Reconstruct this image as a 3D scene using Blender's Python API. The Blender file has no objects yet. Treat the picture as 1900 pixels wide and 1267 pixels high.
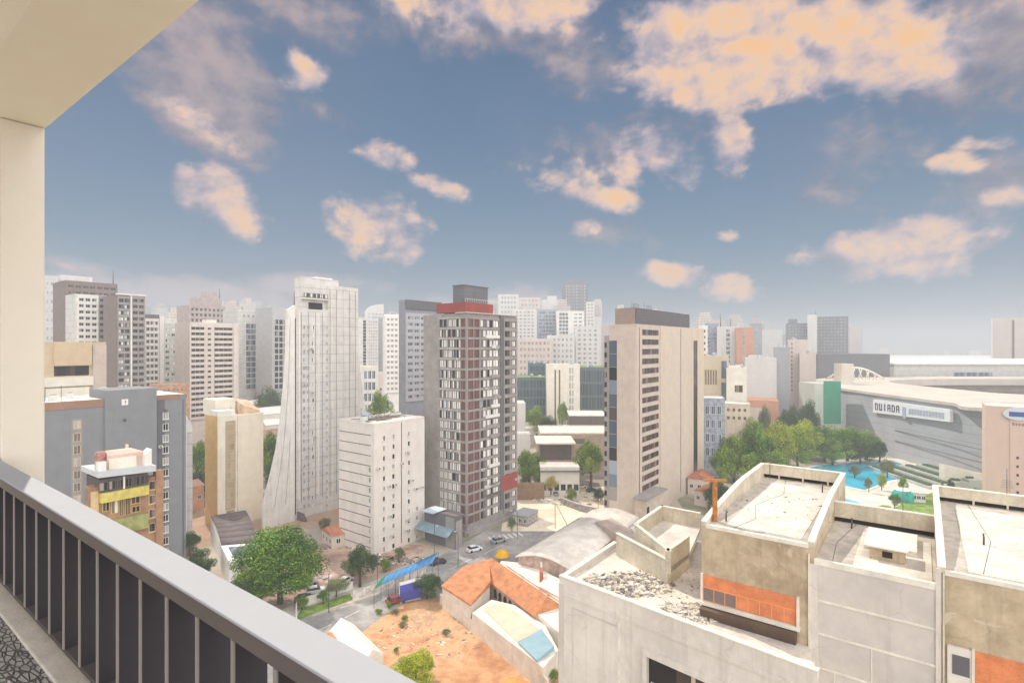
import bpy, math, random
from mathutils import Vector, Matrix
R = math.radians
random.seed(7)
sc = bpy.context.scene
COL = sc.collection

# ------------------------------------------------------------------ camera, exposure
CAMH = 54.0
F = 1012.0
HY = 640.0
cam = bpy.data.cameras.new('camera')
cam.sensor_width = 36.0
cam.lens = F / 1900 * 36
cam.shift_y = 6.5 / 1900
cam.clip_start = 0.05
cam.clip_end = 20000
camo = bpy.data.objects.new('camera', cam)
COL.objects.link(camo)
camo.location = (0, 0, CAMH)
camo.rotation_euler = (R(90), 0, 0)
sc.camera = camo
sc.view_settings.view_transform = 'Standard'
sc.view_settings.look = 'None'
sc.view_settings.exposure = 0.0
sc.view_settings.gamma = 1
sc.cycles.use_denoising = True
sc.cycles.max_bounces = 5
sc.cycles.diffuse_bounces = 3
sc.cycles.glossy_bounces = 2
sc.cycles.transparent_max_bounces = 6
sc.cycles.volume_bounces = 1
sc.cycles.use_adaptive_sampling = True

SUN_AZ, SUN_EL = -37.0, 46.0          # degrees; azimuth from the view axis (+Y), negative = left
BACK_FILL = 3.1                       # radiance of the fill sky added out of view behind the viewer
HAZE = 0.00072


def lin(c):
    c = c / 255.0
    return c / 12.92 if c <= 0.04045 else ((c + 0.055) / 1.055) ** 2.4


def S(r, g, b, k=1.0):
    return (lin(r) * k, lin(g) * k, lin(b) * k, 1)


class NT:
    """small node-tree helper"""
    def __init__(s, tree):
        s.t = tree
        s.n = tree.nodes
        s.l = tree.links

    def new(s, typ, **kw):
        n = s.n.new(typ)
        for k, v in kw.items():
            setattr(n, k, v)
        return n

    def put(s, sock, v):
        if isinstance(v, bpy.types.NodeSocket):
            s.l.new(v, sock)
        else:
            sock.default_value = v

    def m(s, op, a, b=None, c=None, clamp=False):
        n = s.new('ShaderNodeMath', operation=op, use_clamp=clamp)
        s.put(n.inputs[0], a)
        if b is not None:
            s.put(n.inputs[1], b)
        if c is not None:
            s.put(n.inputs[2], c)
        return n.outputs[0]

    def vm(s, op, a, b=None):
        n = s.new('ShaderNodeVectorMath', operation=op)
        s.put(n.inputs[0], a)
        if b is not None:
            s.put(n.inputs[1], b)
        return n.outputs['Value'] if op in ('LENGTH', 'DOT_PRODUCT', 'DISTANCE') else n.outputs[0]

    def mix(s, f, a, b, blend='MIX'):
        n = s.new('ShaderNodeMix', data_type='RGBA', blend_type=blend)
        s.put(n.inputs[0], f)
        s.put(n.inputs[6], a)
        s.put(n.inputs[7], b)
        return n.outputs[2]

    def noise(s, vec, scale, detail=4, rough=0.55, dist=0.0):
        n = s.new('ShaderNodeTexNoise')
        s.l.new(vec, n.inputs['Vector'])
        n.inputs['Scale'].default_value = scale
        n.inputs['Detail'].default_value = detail
        n.inputs['Roughness'].default_value = rough
        n.inputs['Distortion'].default_value = dist
        return n.outputs[0]

    def ss(s, v, lo, hi, a=0.0, b=1.0):
        n = s.new('ShaderNodeMapRange', interpolation_type='SMOOTHSTEP')
        s.put(n.inputs[0], v)
        n.inputs[1].default_value = lo
        n.inputs[2].default_value = hi
        n.inputs[3].default_value = a
        n.inputs[4].default_value = b
        return n.outputs[0]

    def ramp(s, v, stops, interp='LINEAR'):
        n = s.new('ShaderNodeValToRGB')
        n.color_ramp.interpolation = interp
        e = n.color_ramp.elements
        while len(e) < len(stops):
            e.new(0.5)
        for i, (p, c) in enumerate(stops):
            e[i].position = p
            e[i].color = c
        s.put(n.inputs[0], v)
        return n.outputs[0]


def sun_dir():
    a, e = R(SUN_AZ), R(SUN_EL)
    return Vector((math.sin(a) * math.cos(e), math.cos(a) * math.cos(e), math.sin(e)))


def build_world():
    w = bpy.data.worlds.new('World')
    sc.world = w
    w.use_nodes = True
    w.cycles.sampling_method = 'MANUAL'
    w.cycles.sample_map_resolution = 1024
    N = NT(w.node_tree)
    N.n.clear()
    out = N.new('ShaderNodeOutputWorld')
    bg = N.new('ShaderNodeBackground')
    N.l.new(bg.outputs[0], out.inputs[0])
    tc = N.new('ShaderNodeTexCoord')
    d = tc.outputs['Generated']
    sep = N.new('ShaderNodeSeparateXYZ')
    N.l.new(d, sep.inputs[0])
    x, y, z = sep.outputs
    az = N.m('ARCTAN2', x, y)
    el = N.m('ARCSINE', z)
    comb = N.new('ShaderNodeCombineXYZ')
    N.l.new(az, comb.inputs[0])
    N.l.new(el, comb.inputs[1])
    ang = comb.outputs[0]
    # clear sky: physical sky mixed with the deep evening blue gradient
    sky = N.new('ShaderNodeTexSky', sky_type='NISHITA', sun_disc=False)
    sky.sun_elevation = R(SUN_EL)
    sky.sun_rotation = R(SUN_AZ)
    sky.air_density = 1.2
    sky.dust_density = 1.5
    nish = N.mix(1.0, sky.outputs[0], (0.05, 0.05, 0.05, 1), 'MULTIPLY')
    eln = N.m('DIVIDE', el, R(40), clamp=True)
    grad = N.ramp(eln, [(0.0, S(140, 156, 168)), (0.10, S(124, 150, 170)), (0.25, S(98, 136, 166)), (0.5, S(72, 114, 152)), (0.8, S(60, 98, 138)), (1.0, S(62, 94, 134))])
    base = N.mix(0.08, grad, nish)
    # faint large tonal drift
    n0 = N.noise(ang, 2.2, 3)
    base = N.mix(N.ss(n0, 0.35, 0.75, 0, 0.35), base, S(120, 135, 165))
    # cloud noise, stretched a bit along the horizon
    mp = N.new('ShaderNodeMapping')
    mp.inputs['Scale'].default_value = (1.0, 1.35, 1)
    N.l.new(ang, mp.inputs[0])
    nA = N.noise(mp.outputs[0], 9.0, 7, 0.52, 0.2)
    nB = N.noise(mp.outputs[0], 4.0, 5, 0.5, 0.2)
    nF = N.noise(mp.outputs[0], 30.0, 5, 0.55, 0.3)
    nn = N.m('ADD', N.m('MULTIPLY', nA, 0.50), N.m('ADD', N.m('MULTIPLY', nB, 0.26), N.m('MULTIPLY', nF, 0.24)))
    nn = N.m('SUBTRACT', nn, 0.5)
    # same noise a little towards the sun side: the difference shades the billows
    off = N.vm('ADD', mp.outputs[0], (0.016, 0.020, 0.0))
    rel = N.m('SUBTRACT', N.m('ADD', N.m('MULTIPLY', nA, 0.5), N.m('MULTIPLY', nB, 0.5)), N.m('ADD', N.m('MULTIPLY', N.noise(off, 9.0, 7, 0.52, 0.2), 0.5), N.m('MULTIPLY', N.noise(off, 4.0, 5, 0.5, 0.2), 0.5)))

    def field(blobs):
        acc = None
        for (px, py, rx, ry, tilt, amp) in blobs:
            a0 = math.atan((px - 950) / F)
            cs = math.cos(a0)
            e0 = math.atan((HY - py) / math.hypot(F, px - 950))
            m_ = N.new('ShaderNodeMapping', vector_type='TEXTURE')
            m_.inputs['Location'].default_value = (a0, e0, 0)
            m_.inputs['Rotation'].default_value = (0, 0, R(-tilt))
            m_.inputs['Scale'].default_value = (rx / F * cs * cs, ry / F * cs * math.cos(e0), 1)
            N.l.new(ang, m_.inputs[0])
            f = N.m('MULTIPLY', N.m('SUBTRACT', 1.0, N.m('POWER', N.vm('LENGTH', m_.outputs[0]), 1.7)), amp)
            acc = f if acc is None else N.m('SMOOTH_MAX', acc, f, 0.15)
        return N.m('MAXIMUM', acc, -1.2)

    grey = [(1840, 70, 260, 170, 10, 1.1), (1500, 30, 480, 80, 0, 1.0), (930, 30, 230, 75, 0, .9), (370, 95, 220, 110, 50, 1.6),
            (360, 190, 130, 70, 30, 1.2), (520, 20, 160, 60, 0, .7), (1150, 290, 180, 70, 0, .55), (1850, 330, 120, 60, 0, .5),
            (1650, 260, 120, 60, 10, .45), (1560, 350, 120, 40, 0, .3), (600, 210, 60, 20, 20, .4), (1100, 120, 120, 60, 0, .6),
            (300, 540, 330, 30, 2, .75), (560, 530, 140, 22, 0, .7), (960, 560, 150, 30, 0, .6), (160, 500, 120, 18, 8, .5), (1150, 430, 90, 25, 8, .4)]
    warm = [(1440, 100, 350, 100, 4, 1.6), (1250, 60, 160, 70, 0, 1.0), (1640, 110, 160, 80, 12, 1.25), (1020, 15, 130, 45, 0, 1.1), (840, 20, 110, 40, 0, .7),
            (430, 380, 95, 52, 35, .95), (690, 410, 105, 62, 8, 1.0), (710, 287, 62, 24, 6, .75), (825, 350, 62, 20, 12, .75),
            (1225, 300, 105, 62, 22, 1.15), (1150, 365, 55, 30, 0, .8), (1060, 330, 75, 45, 10, .6), (1352, 272, 42, 50, 0, .85),
            (1840, 262, 90, 22, 6, .85), (1775, 303, 55, 24, 5, .85), (1665, 455, 225, 52, -3, 1.25), (1560, 480, 110, 40, 12, .9),
            (1258, 508, 62, 26, 5, .9), (1355, 533, 60, 28, 8, .85), (1082, 422, 38, 13, 0, .6), (1350, 438, 28, 12, 0, .5),
            (1875, 365, 60, 18, 12, .5), (1145, 168, 24, 8, 0, .6), (560, 130, 50, 38, 0, .8), (120, 492, 50, 8, 8, .5), (370, 225, 80, 26, 25, .6)]
    rc = random.Random(41)

    def lumpy(blobs, k):
        out = []
        for (px, py, rx, ry, tilt, amp) in blobs:
            if rx < 90 or k == 0:
                out.append((px, py, rx * 1.14, ry * 1.18, tilt, amp * 1.15))
                continue
            rx, ry = rx * 1.08, ry * 1.12
            out.append((px, py, rx * .95, ry * .9, tilt, amp))
            for _ in range(k):
                u = rc.uniform(-.8, .8)
                v = rc.uniform(-.75, .75) * (1 - abs(u) * .5)
                t = R(tilt)
                ox, oy = u * rx, v * ry
                out.append((px + ox * math.cos(t) - oy * math.sin(t), py + ox * math.sin(t) + oy * math.cos(t), rx * rc.uniform(.38, .55), ry * rc.uniform(.55, .8), tilt + rc.uniform(-15, 15), amp * rc.uniform(.7, 1.0)))
        return out

    fg = field(lumpy(grey, 0))
    fw = field(lumpy(warm, 2))
    dg = N.ss(N.m('ADD', fg, N.m('MULTIPLY', nn, 3.6)), -0.1, 0.9)
    dw = N.ss(N.m('ADD', fw, N.m('MULTIPLY', nn, 5.0)), 0.0, 0.75)
    # higher clouds of the same kind over the part of the sky out of frame
    high = N.m('MULTIPLY', N.ss(N.noise(d, 2.0, 6), 0.42, 0.62), N.ss(el, R(33), R(42)))
    litg = N.ss(N.m('ADD', N.m('ADD', N.m('MULTIPLY', fg, 0.35), N.m('MULTIPLY', nn, 2.0)), N.m('MULTIPLY', rel, 5.0)), -0.3, 1.0)
    cg = N.mix(litg, S(108, 120, 146), S(182, 164, 166))
    cg = N.mix(N.ss(el, R(4), R(14)), S(196, 186, 192), cg)
    lit = N.ss(N.m('ADD', N.m('ADD', N.m('MULTIPLY', fw, 0.62), N.m('MULTIPLY', nn, 2.3)), N.m('MULTIPLY', rel, 6.5)), -0.5, 1.6)
    warmc = N.ramp(lit, [(0.0, S(136, 142, 164)), (0.3, S(184, 172, 182)), (0.52, S(222, 194, 184)), (0.72, S(242, 204, 174)), (1.0, S(252, 198, 144))])
    c = N.mix(N.m('MULTIPLY', dg, 0.92), base, cg)
    c = N.mix(high, c, S(205, 190, 190))
    c = N.mix(N.m('MULTIPLY', dw, 0.95), c, warmc)
    # unseen bright cloud deck, added behind the viewer as soft front fill
    bk = N.ss(N.vm('DOT_PRODUCT', d, (0.35, -0.93, 0.1)), -0.05, 0.6)
    nb = N.noise(d, 2.6, 5)
    deck = N.mix(nb, (BACK_FILL, BACK_FILL * 0.965, BACK_FILL * 0.92, 1), (BACK_FILL * 0.82, BACK_FILL * 0.82, BACK_FILL * 0.82, 1))  # added fill sky, out of view
    c = N.mix(bk, c, deck)
    N.l.new(c, bg.inputs[0])
    bg.inputs[1].default_value = 1.0


build_world()
sl = bpy.data.lights.new('sun', 'SUN')
sl.energy = 3.9
sl.angle = R(0.6)
sl.color = (1.0, 0.93, 0.82)
so = bpy.data.objects.new('sun', sl)
COL.objects.link(so)
so.rotation_euler = sun_dir().to_track_quat('Z', 'Y').to_euler()
so.location = (0, 0, 200)

# ------------------------------------------------------------------ materials
MATS = {}


def M(name, col, rough=0.85, var=0.10, scale=0.35, streak=0.0, bump=0.0, metal=0.0, spec=0.3, lines=None, col2=None, crack=0.0, patch=None):
    """procedural paint/concrete: two-scale tonal variation, optional vertical rain streaks, optional panel lines"""
    if name in MATS:
        return MATS[name]
    m = bpy.data.materials.new(name)
    m.use_nodes = True
    N = NT(m.node_tree)
    p = N.n['Principled BSDF']
    tc = N.new('ShaderNodeTexCoord')
    o = tc.outputs['Object']
    n1 = N.noise(o, scale, 6, 0.6)
    n2 = N.noise(o, scale * 9, 4, 0.6)
    f = N.m('ADD', N.m('MULTIPLY', n1, 0.7), N.m('MULTIPLY', n2, 0.3))
    lo = tuple(c * (1 - 2.2 * var) for c in col[:3]) + (1,)
    hi = tuple(min(0.9, c * (1 + 1.2 * var)) for c in col[:3]) + (1,)
    if col2 is not None:
        lo = col2
    c = N.mix(N.ss(f, 0.32, 0.68), lo, hi)
    if streak > 0:
        mp = N.new('ShaderNodeMapping')
        mp.inputs['Scale'].default_value = (1.0, 1.0, 0.05)
        N.l.new(o, mp.inputs[0])
        st = N.noise(mp.outputs[0], 1.3, 4, 0.65)
        c = N.mix(N.ss(st, 0.48, 0.75, 0, streak), c, (col[0] * .45, col[1] * .42, col[2] * .4, 1))
    if patch is not None:      # repaired / flaked areas of another tone
        pn = N.noise(o, scale * 1.9, 8, 0.7, 1.2)
        c = N.mix(N.ss(pn, 0.60, 0.64, 0, .8), c, patch)
    if crack > 0:
        wv = N.new('ShaderNodeMix', data_type='VECTOR')
        wv.inputs[0].default_value = .35
        nz = N.new('ShaderNodeTexNoise')
        nz.inputs['Scale'].default_value = .9
        nz.inputs['Detail'].default_value = 5
        N.l.new(o, nz.inputs['Vector'])
        N.l.new(o, wv.inputs[4])
        N.l.new(nz.outputs['Color'], wv.inputs[5])
        vo = N.new('ShaderNodeTexVoronoi', feature='DISTANCE_TO_EDGE')
        vo.inputs['Scale'].default_value = .55
        N.l.new(wv.outputs[1], vo.inputs['Vector'])
        mk_ = N.m('MULTIPLY', N.ss(vo.outputs[0], 0.0, .022, 1, 0), N.ss(N.noise(o, .5, 3), .47, .6))
        c = N.mix(N.m('MULTIPLY', mk_, crack), c, (col[0] * .3, col[1] * .28, col[2] * .26, 1))
    if lines:
        sp = N.new('ShaderNodeSeparateXYZ')
        N.l.new(o, sp.inputs[0])
        fr = N.m('FRACT', N.m('DIVIDE', sp.outputs[2], lines))
        c = N.mix(N.m('MULTIPLY', N.m('LESS_THAN', fr, 0.06), 0.5), c, (col[0] * .4, col[1] * .4, col[2] * .4, 1))
    N.l.new(c, p.inputs['Base Color'])
    p.inputs['Roughness'].default_value = rough
    p.inputs['Metallic'].default_value = metal
    p.inputs['Specular IOR Level'].default_value = spec
    if bump > 0:
        b = N.new('ShaderNodeBump')
        b.inputs['Strength'].default_value = bump
        b.inputs['Distance'].default_value = 0.05
        N.l.new(n2, b.inputs['Height'])
        N.l.new(b.outputs[0], p.inputs['Normal'])
    MATS[name] = m
    return m


def glass(name, stops, rough=0.12):
    """window panes; each window picks curtain / dark room / reflection tone by its own random number"""
    if name in MATS:
        return MATS[name]
    m = bpy.data.materials.new(name)
    m.use_nodes = True
    N = NT(m.node_tree)
    p = N.n['Principled BSDF']
    oi = N.new('ShaderNodeObjectInfo')
    tc = N.new('ShaderNodeTexCoord')
    sp = N.new('ShaderNodeSeparateXYZ')
    N.l.new(tc.outputs['Object'], sp.inputs[0])
    cell = N.m('FLOOR', N.m('MULTIPLY', sp.outputs[0], 0.85))
    v = N.m('FRACT', N.m('ADD', N.m('MULTIPLY', oi.outputs['Random'], 3.7), N.m('MULTIPLY', cell, 0.377)))
    c = N.ramp(v, stops, 'CONSTANT')
    N.l.new(c, p.inputs['Base Color'])
    p.inputs['Roughness'].default_value = rough
    p.inputs['Specular IOR Level'].default_value = 0.28
    MATS[name] = m
    return m


G_DARK = glass('dark_glass', [(0, S(30, 27, 28)), (.35, S(48, 42, 42)), (.6, S(22, 21, 23)), (.8, S(76, 68, 66)), (.93, S(160, 150, 142))])
G_MIX = glass('mixed_glass', [(0, S(36, 35, 39)), (.2, S(215, 215, 212)), (.4, S(96, 94, 98)), (.52, S(235, 234, 230)), (.7, S(52, 48, 50)), (.88, S(170, 168, 166))])
G_BLUE = glass('blue_glass', [(0, S(92, 104, 122)), (.3, S(120, 130, 145)), (.6, S(76, 86, 102)), (.85, S(160, 168, 178))])
G_BROWN = glass('brown_glass', [(0, S(62, 48, 46)), (.4, S(84, 68, 64)), (.7, S(46, 37, 37)), (.9, S(132, 114, 108))])
G_PALE = glass('pale_glass', [(0, S(150, 150, 152)), (.4, S(170, 168, 168)), (.7, S(130, 130, 134)), (.9, S(190, 188, 186))])
G_RED = glass('maroon_panel', [(0, S(112, 76, 74)), (.5, S(126, 90, 86)), (.8, S(98, 66, 66))], 0.5)
G_SHUT = glass('shutter', [(0, S(225, 224, 220)), (.3, S(42, 38, 40)), (.42, S(240, 238, 232)), (.62, S(116, 112, 112)), (.76, S(28, 26, 28)), (.86, S(205, 202, 200)), (.94, S(150, 160, 172))], 0.4)

WHITE = M('white_paint', S(232, 228, 222), var=.05, streak=.12)
PALE = M('pale_concrete', S(216, 212, 208), var=.07, streak=.25, lines=3.0)
CREAM = M('cream_paint', S(232, 225, 210), var=.05, streak=.12)
BEIGE = M('pink_beige_paint', S(202, 186, 172), var=.05, streak=.12)
TAN = M('tan_paint', S(205, 184, 152), var=.06, streak=.12)
GREYW = M('grey_paint', S(134, 136, 140), var=.04, streak=.08)
GREYD = M('dark_grey_paint', S(105, 104, 108), var=.06, streak=.15)
BROWNG = M('brown_grey_paint', S(132, 116, 110), var=.07, streak=.15)
TAUPE = M('taupe_concrete', S(156, 149, 145), var=.08, streak=.25)
RUST = M('rust_red_paint', S(150, 76, 68), var=.08, streak=.15)
TERRA = M('terracotta_trim', S(156, 122, 104), var=.08)
ORANGE = M('orange_roof', S(200, 134, 92), var=.16, scale=.6, streak=.1)
ROOFC = M('roof_screed', S(228, 220, 208), var=.10, scale=.25, bump=.3)
ROOFD = M('dark_roof_sheet', S(112, 100, 98), var=.10, scale=.6, lines=None)
STEEL = M('grey_metal', S(110, 110, 112), rough=.5, var=.05, metal=.3)
FRAME = M('window_frame', S(222, 220, 215), var=.03)
FRAMED = M('dark_frame', S(92, 86, 84), var=.05)
DARK = M('shadow_gap_dark', S(48, 44, 44), var=.1)


def mesh_obj(name, me, parent=None, loc=(0, 0, 0), rot=(0, 0, 0), scale=None):
    o = bpy.data.objects.new(name, me)
    COL.objects.link(o)
    o.parent = parent
    o.location = loc
    o.rotation_euler = rot
    if scale:
        o.scale = scale
    return o


class MB:
    def __init__(s):
        s.v, s.f, s.mi, s.sm = [], [], [], []

    def face(s, pts, mi=0, sm=False):
        i = len(s.v)
        s.v += [tuple(p) for p in pts]
        s.f.append(tuple(range(i, i + len(pts))))
        s.mi.append(mi)
        s.sm.append(sm)

    def box(s, x0, x1, y0, y1, z0, z1, mi=0):
        s.prism([(x0, y0), (x1, y0), (x1, y1), (x0, y1)], z0, z1, mi)
        return s

    def prism(s, poly, z0, z1, mi=0, top=None):
        """poly counter-clockwise; z1 may be a list of heights, one per vertex"""
        n = len(poly)
        area = sum(poly[i][0] * poly[(i + 1) % n][1] - poly[(i + 1) % n][0] * poly[i][1] for i in range(n))
        zs = list(z1) if isinstance(z1, (list, tuple)) else [z1] * n
        zb = list(z0) if isinstance(z0, (list, tuple)) else [z0] * n
        poly = list(poly)
        if area < 0:
            poly.reverse(); zs.reverse(); zb.reverse()
        i = len(s.v)
        s.v += [(p[0], p[1], zb[k]) for k, p in enumerate(poly)] + [(p[0], p[1], zs[k]) for k, p in enumerate(poly)]
        s.f.append(tuple(i + k for k in reversed(range(n)))); s.mi.append(mi); s.sm.append(False)
        s.f.append(tuple(i + n + k for k in range(n))); s.mi.append(mi if top is None else top); s.sm.append(False)
        for k in range(n):
            k2 = (k + 1) % n
            s.f.append((i + k, i + k2, i + n + k2, i + n + k)); s.mi.append(mi); s.sm.append(False)
        return s

    def vprism(s, prof, y0, y1, mi=0):
        """profile in x,z extruded along y"""
        n = len(prof)
        area = sum(prof[i][0] * prof[(i + 1) % n][1] - prof[(i + 1) % n][0] * prof[i][1] for i in range(n))
        prof = list(prof)
        if area < 0:
            prof.reverse()
        i = len(s.v)
        s.v += [(p[0], y0, p[1]) for p in prof] + [(p[0], y1, p[1]) for p in prof]
        s.f.append(tuple(i + k for k in range(n))); s.mi.append(mi); s.sm.append(False)
        s.f.append(tuple(i + n + k for k in reversed(range(n)))); s.mi.append(mi); s.sm.append(False)
        for k in range(n):
            k2 = (k + 1) % n
            s.f.append((i + k2, i + k, i + n + k, i + n + k2)); s.mi.append(mi); s.sm.append(False)
        return s

    def tube(s, pts, r, n=8, mi=0, r2=None):
        pts = [Vector(p) for p in pts]
        rs = [r + ((r2 if r2 is not None else r) - r) * k / max(1, len(pts) - 1) for k in range(len(pts))]
        base = len(s.v)
        for k, p in enumerate(pts):
            d = (pts[min(k + 1, len(pts) - 1)] - pts[max(k - 1, 0)]).normalized()
            a = d.cross(Vector((0.13, 0.37, 1)) if abs(d.z) < .9 else Vector((1, 0.1, 0))).normalized()
            b = d.cross(a)
            for j in range(n):
                t = 2 * math.pi * j / n
                s.v.append(tuple(p + (a * math.cos(t) + b * math.sin(t)) * rs[k]))
        for k in range(len(pts) - 1):
            for j in range(n):
                j2 = (j + 1) % n
                s.f.append((base + k * n + j, base + k * n + j2, base + (k + 1) * n + j2, base + (k + 1) * n + j)); s.mi.append(mi); s.sm.append(True)
        s.f.append(tuple(base + j for j in reversed(range(n)))); s.mi.append(mi); s.sm.append(False)
        q = base + (len(pts) - 1) * n
        s.f.append(tuple(q + j for j in range(n))); s.mi.append(mi); s.sm.append(False)
        return s

    def lathe(s, prof, n=16, mi=0, c=(0, 0)):
        base = len(s.v)
        for (r, z) in prof:
            for j in range(n):
                t = 2 * math.pi * j / n
                s.v.append((c[0] + r * math.cos(t), c[1] + r * math.sin(t), z))
        for k in range(len(prof) - 1):
            for j in range(n):
                j2 = (j + 1) % n
                s.f.append((base + k * n + j, base + k * n + j2, base + (k + 1) * n + j2, base + (k + 1) * n + j)); s.mi.append(mi); s.sm.append(True)
        return s

    def mesh(s, name, mats):
        me = bpy.data.meshes.new(name)
        me.from_pydata(s.v, [], s.f)
        for m in mats:
            me.materials.append(m)
        me.polygons.foreach_set('material_index', s.mi)
        me.polygons.foreach_set('use_smooth', s.sm)
        me.update()
        return me

    def build(s, name, mats, parent=None, loc=(0, 0, 0), rot=(0, 0, 0), bevel=0):
        if not isinstance(mats, (list, tuple)):
            mats = [mats]
        o = mesh_obj(name, s.mesh(name, mats), parent, loc, rot)
        if bevel:
            b = o.modifiers.new('bevel', 'BEVEL')
            b.width = bevel
            b.segments = 2
            b.limit_method = 'ANGLE'
        return o


def tag(o, label, cat, group=None):
    o['label'] = label
    o['category'] = cat
    if group:
        o['group'] = group
    return o


def thing(name, label, cat, loc=(0, 0, 0), rz=0.0, group=None):
    o = bpy.data.objects.new(name, None)
    COL.objects.link(o)
    o.empty_display_size = 0.5
    o.location = loc
    o.rotation_euler = (0, 0, rz)
    return tag(o, label, cat, group)


def kind(o, k):
    o['kind'] = k
    return o


# ------------------------------------------------------------------ pixel-to-place helpers (photo pixels, 1900 wide)
UA = Vector((-0.8, 0.6))     # street grid: receding to the left
VB = Vector((0.6, 0.8))      # street grid: receding to the right


def at(px, py, D):
    return Vector(((px - 950) / F * D, D, CAMH + (HY - py) / F * D))


def gp(px, py, z=0.0):
    D = (CAMH - z) * F / (py - HY)
    return Vector(((px - 950) / F * D, D, z))


def ztop(py, D):
    return CAMH + (HY - py) / F * D


def hit(C, d, px):
    r = (px - 950) / F
    return (r * C[1] - C[0]) / (d[0] - r * d[1])


WIN = {}


def win_mesh(w, h, g, fr, mull, sill):
    key = (round(w, 1), round(h, 1), g.name, fr.name, mull, sill)
    if key not in WIN:
        b = MB()
        t = min(0.12, w * .08)
        b.box(-w / 2, w / 2, -0.03, 0.02, -h / 2, h / 2, 0)
        b.box(-w / 2 - .02, -w / 2 + t, -0.09, 0.02, -h / 2, h / 2, 1)
        b.box(w / 2 - t, w / 2 + .02, -0.09, 0.02, -h / 2, h / 2, 1)
        b.box(-w / 2 + t, w / 2 - t, -0.085, 0.02, h / 2 - t, h / 2, 1)
        b.box(-w / 2 + t, w / 2 - t, -0.085, 0.02, -h / 2, -h / 2 + t, 1)
        for k in range(mull):
            x = -w / 2 + w * (k + 1) / (mull + 1)
            b.box(x - .05, x + .05, -0.07, 0.02, -h / 2 + t, h / 2 - t, 1)
        if sill:
            b.box(-w / 2 - .12, w / 2 + .12, -0.22, 0.02, -h / 2 - .12, -h / 2 - .004, 1)
        WIN[key] = b.mesh('window', [g, fr])
    return WIN[key]


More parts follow.
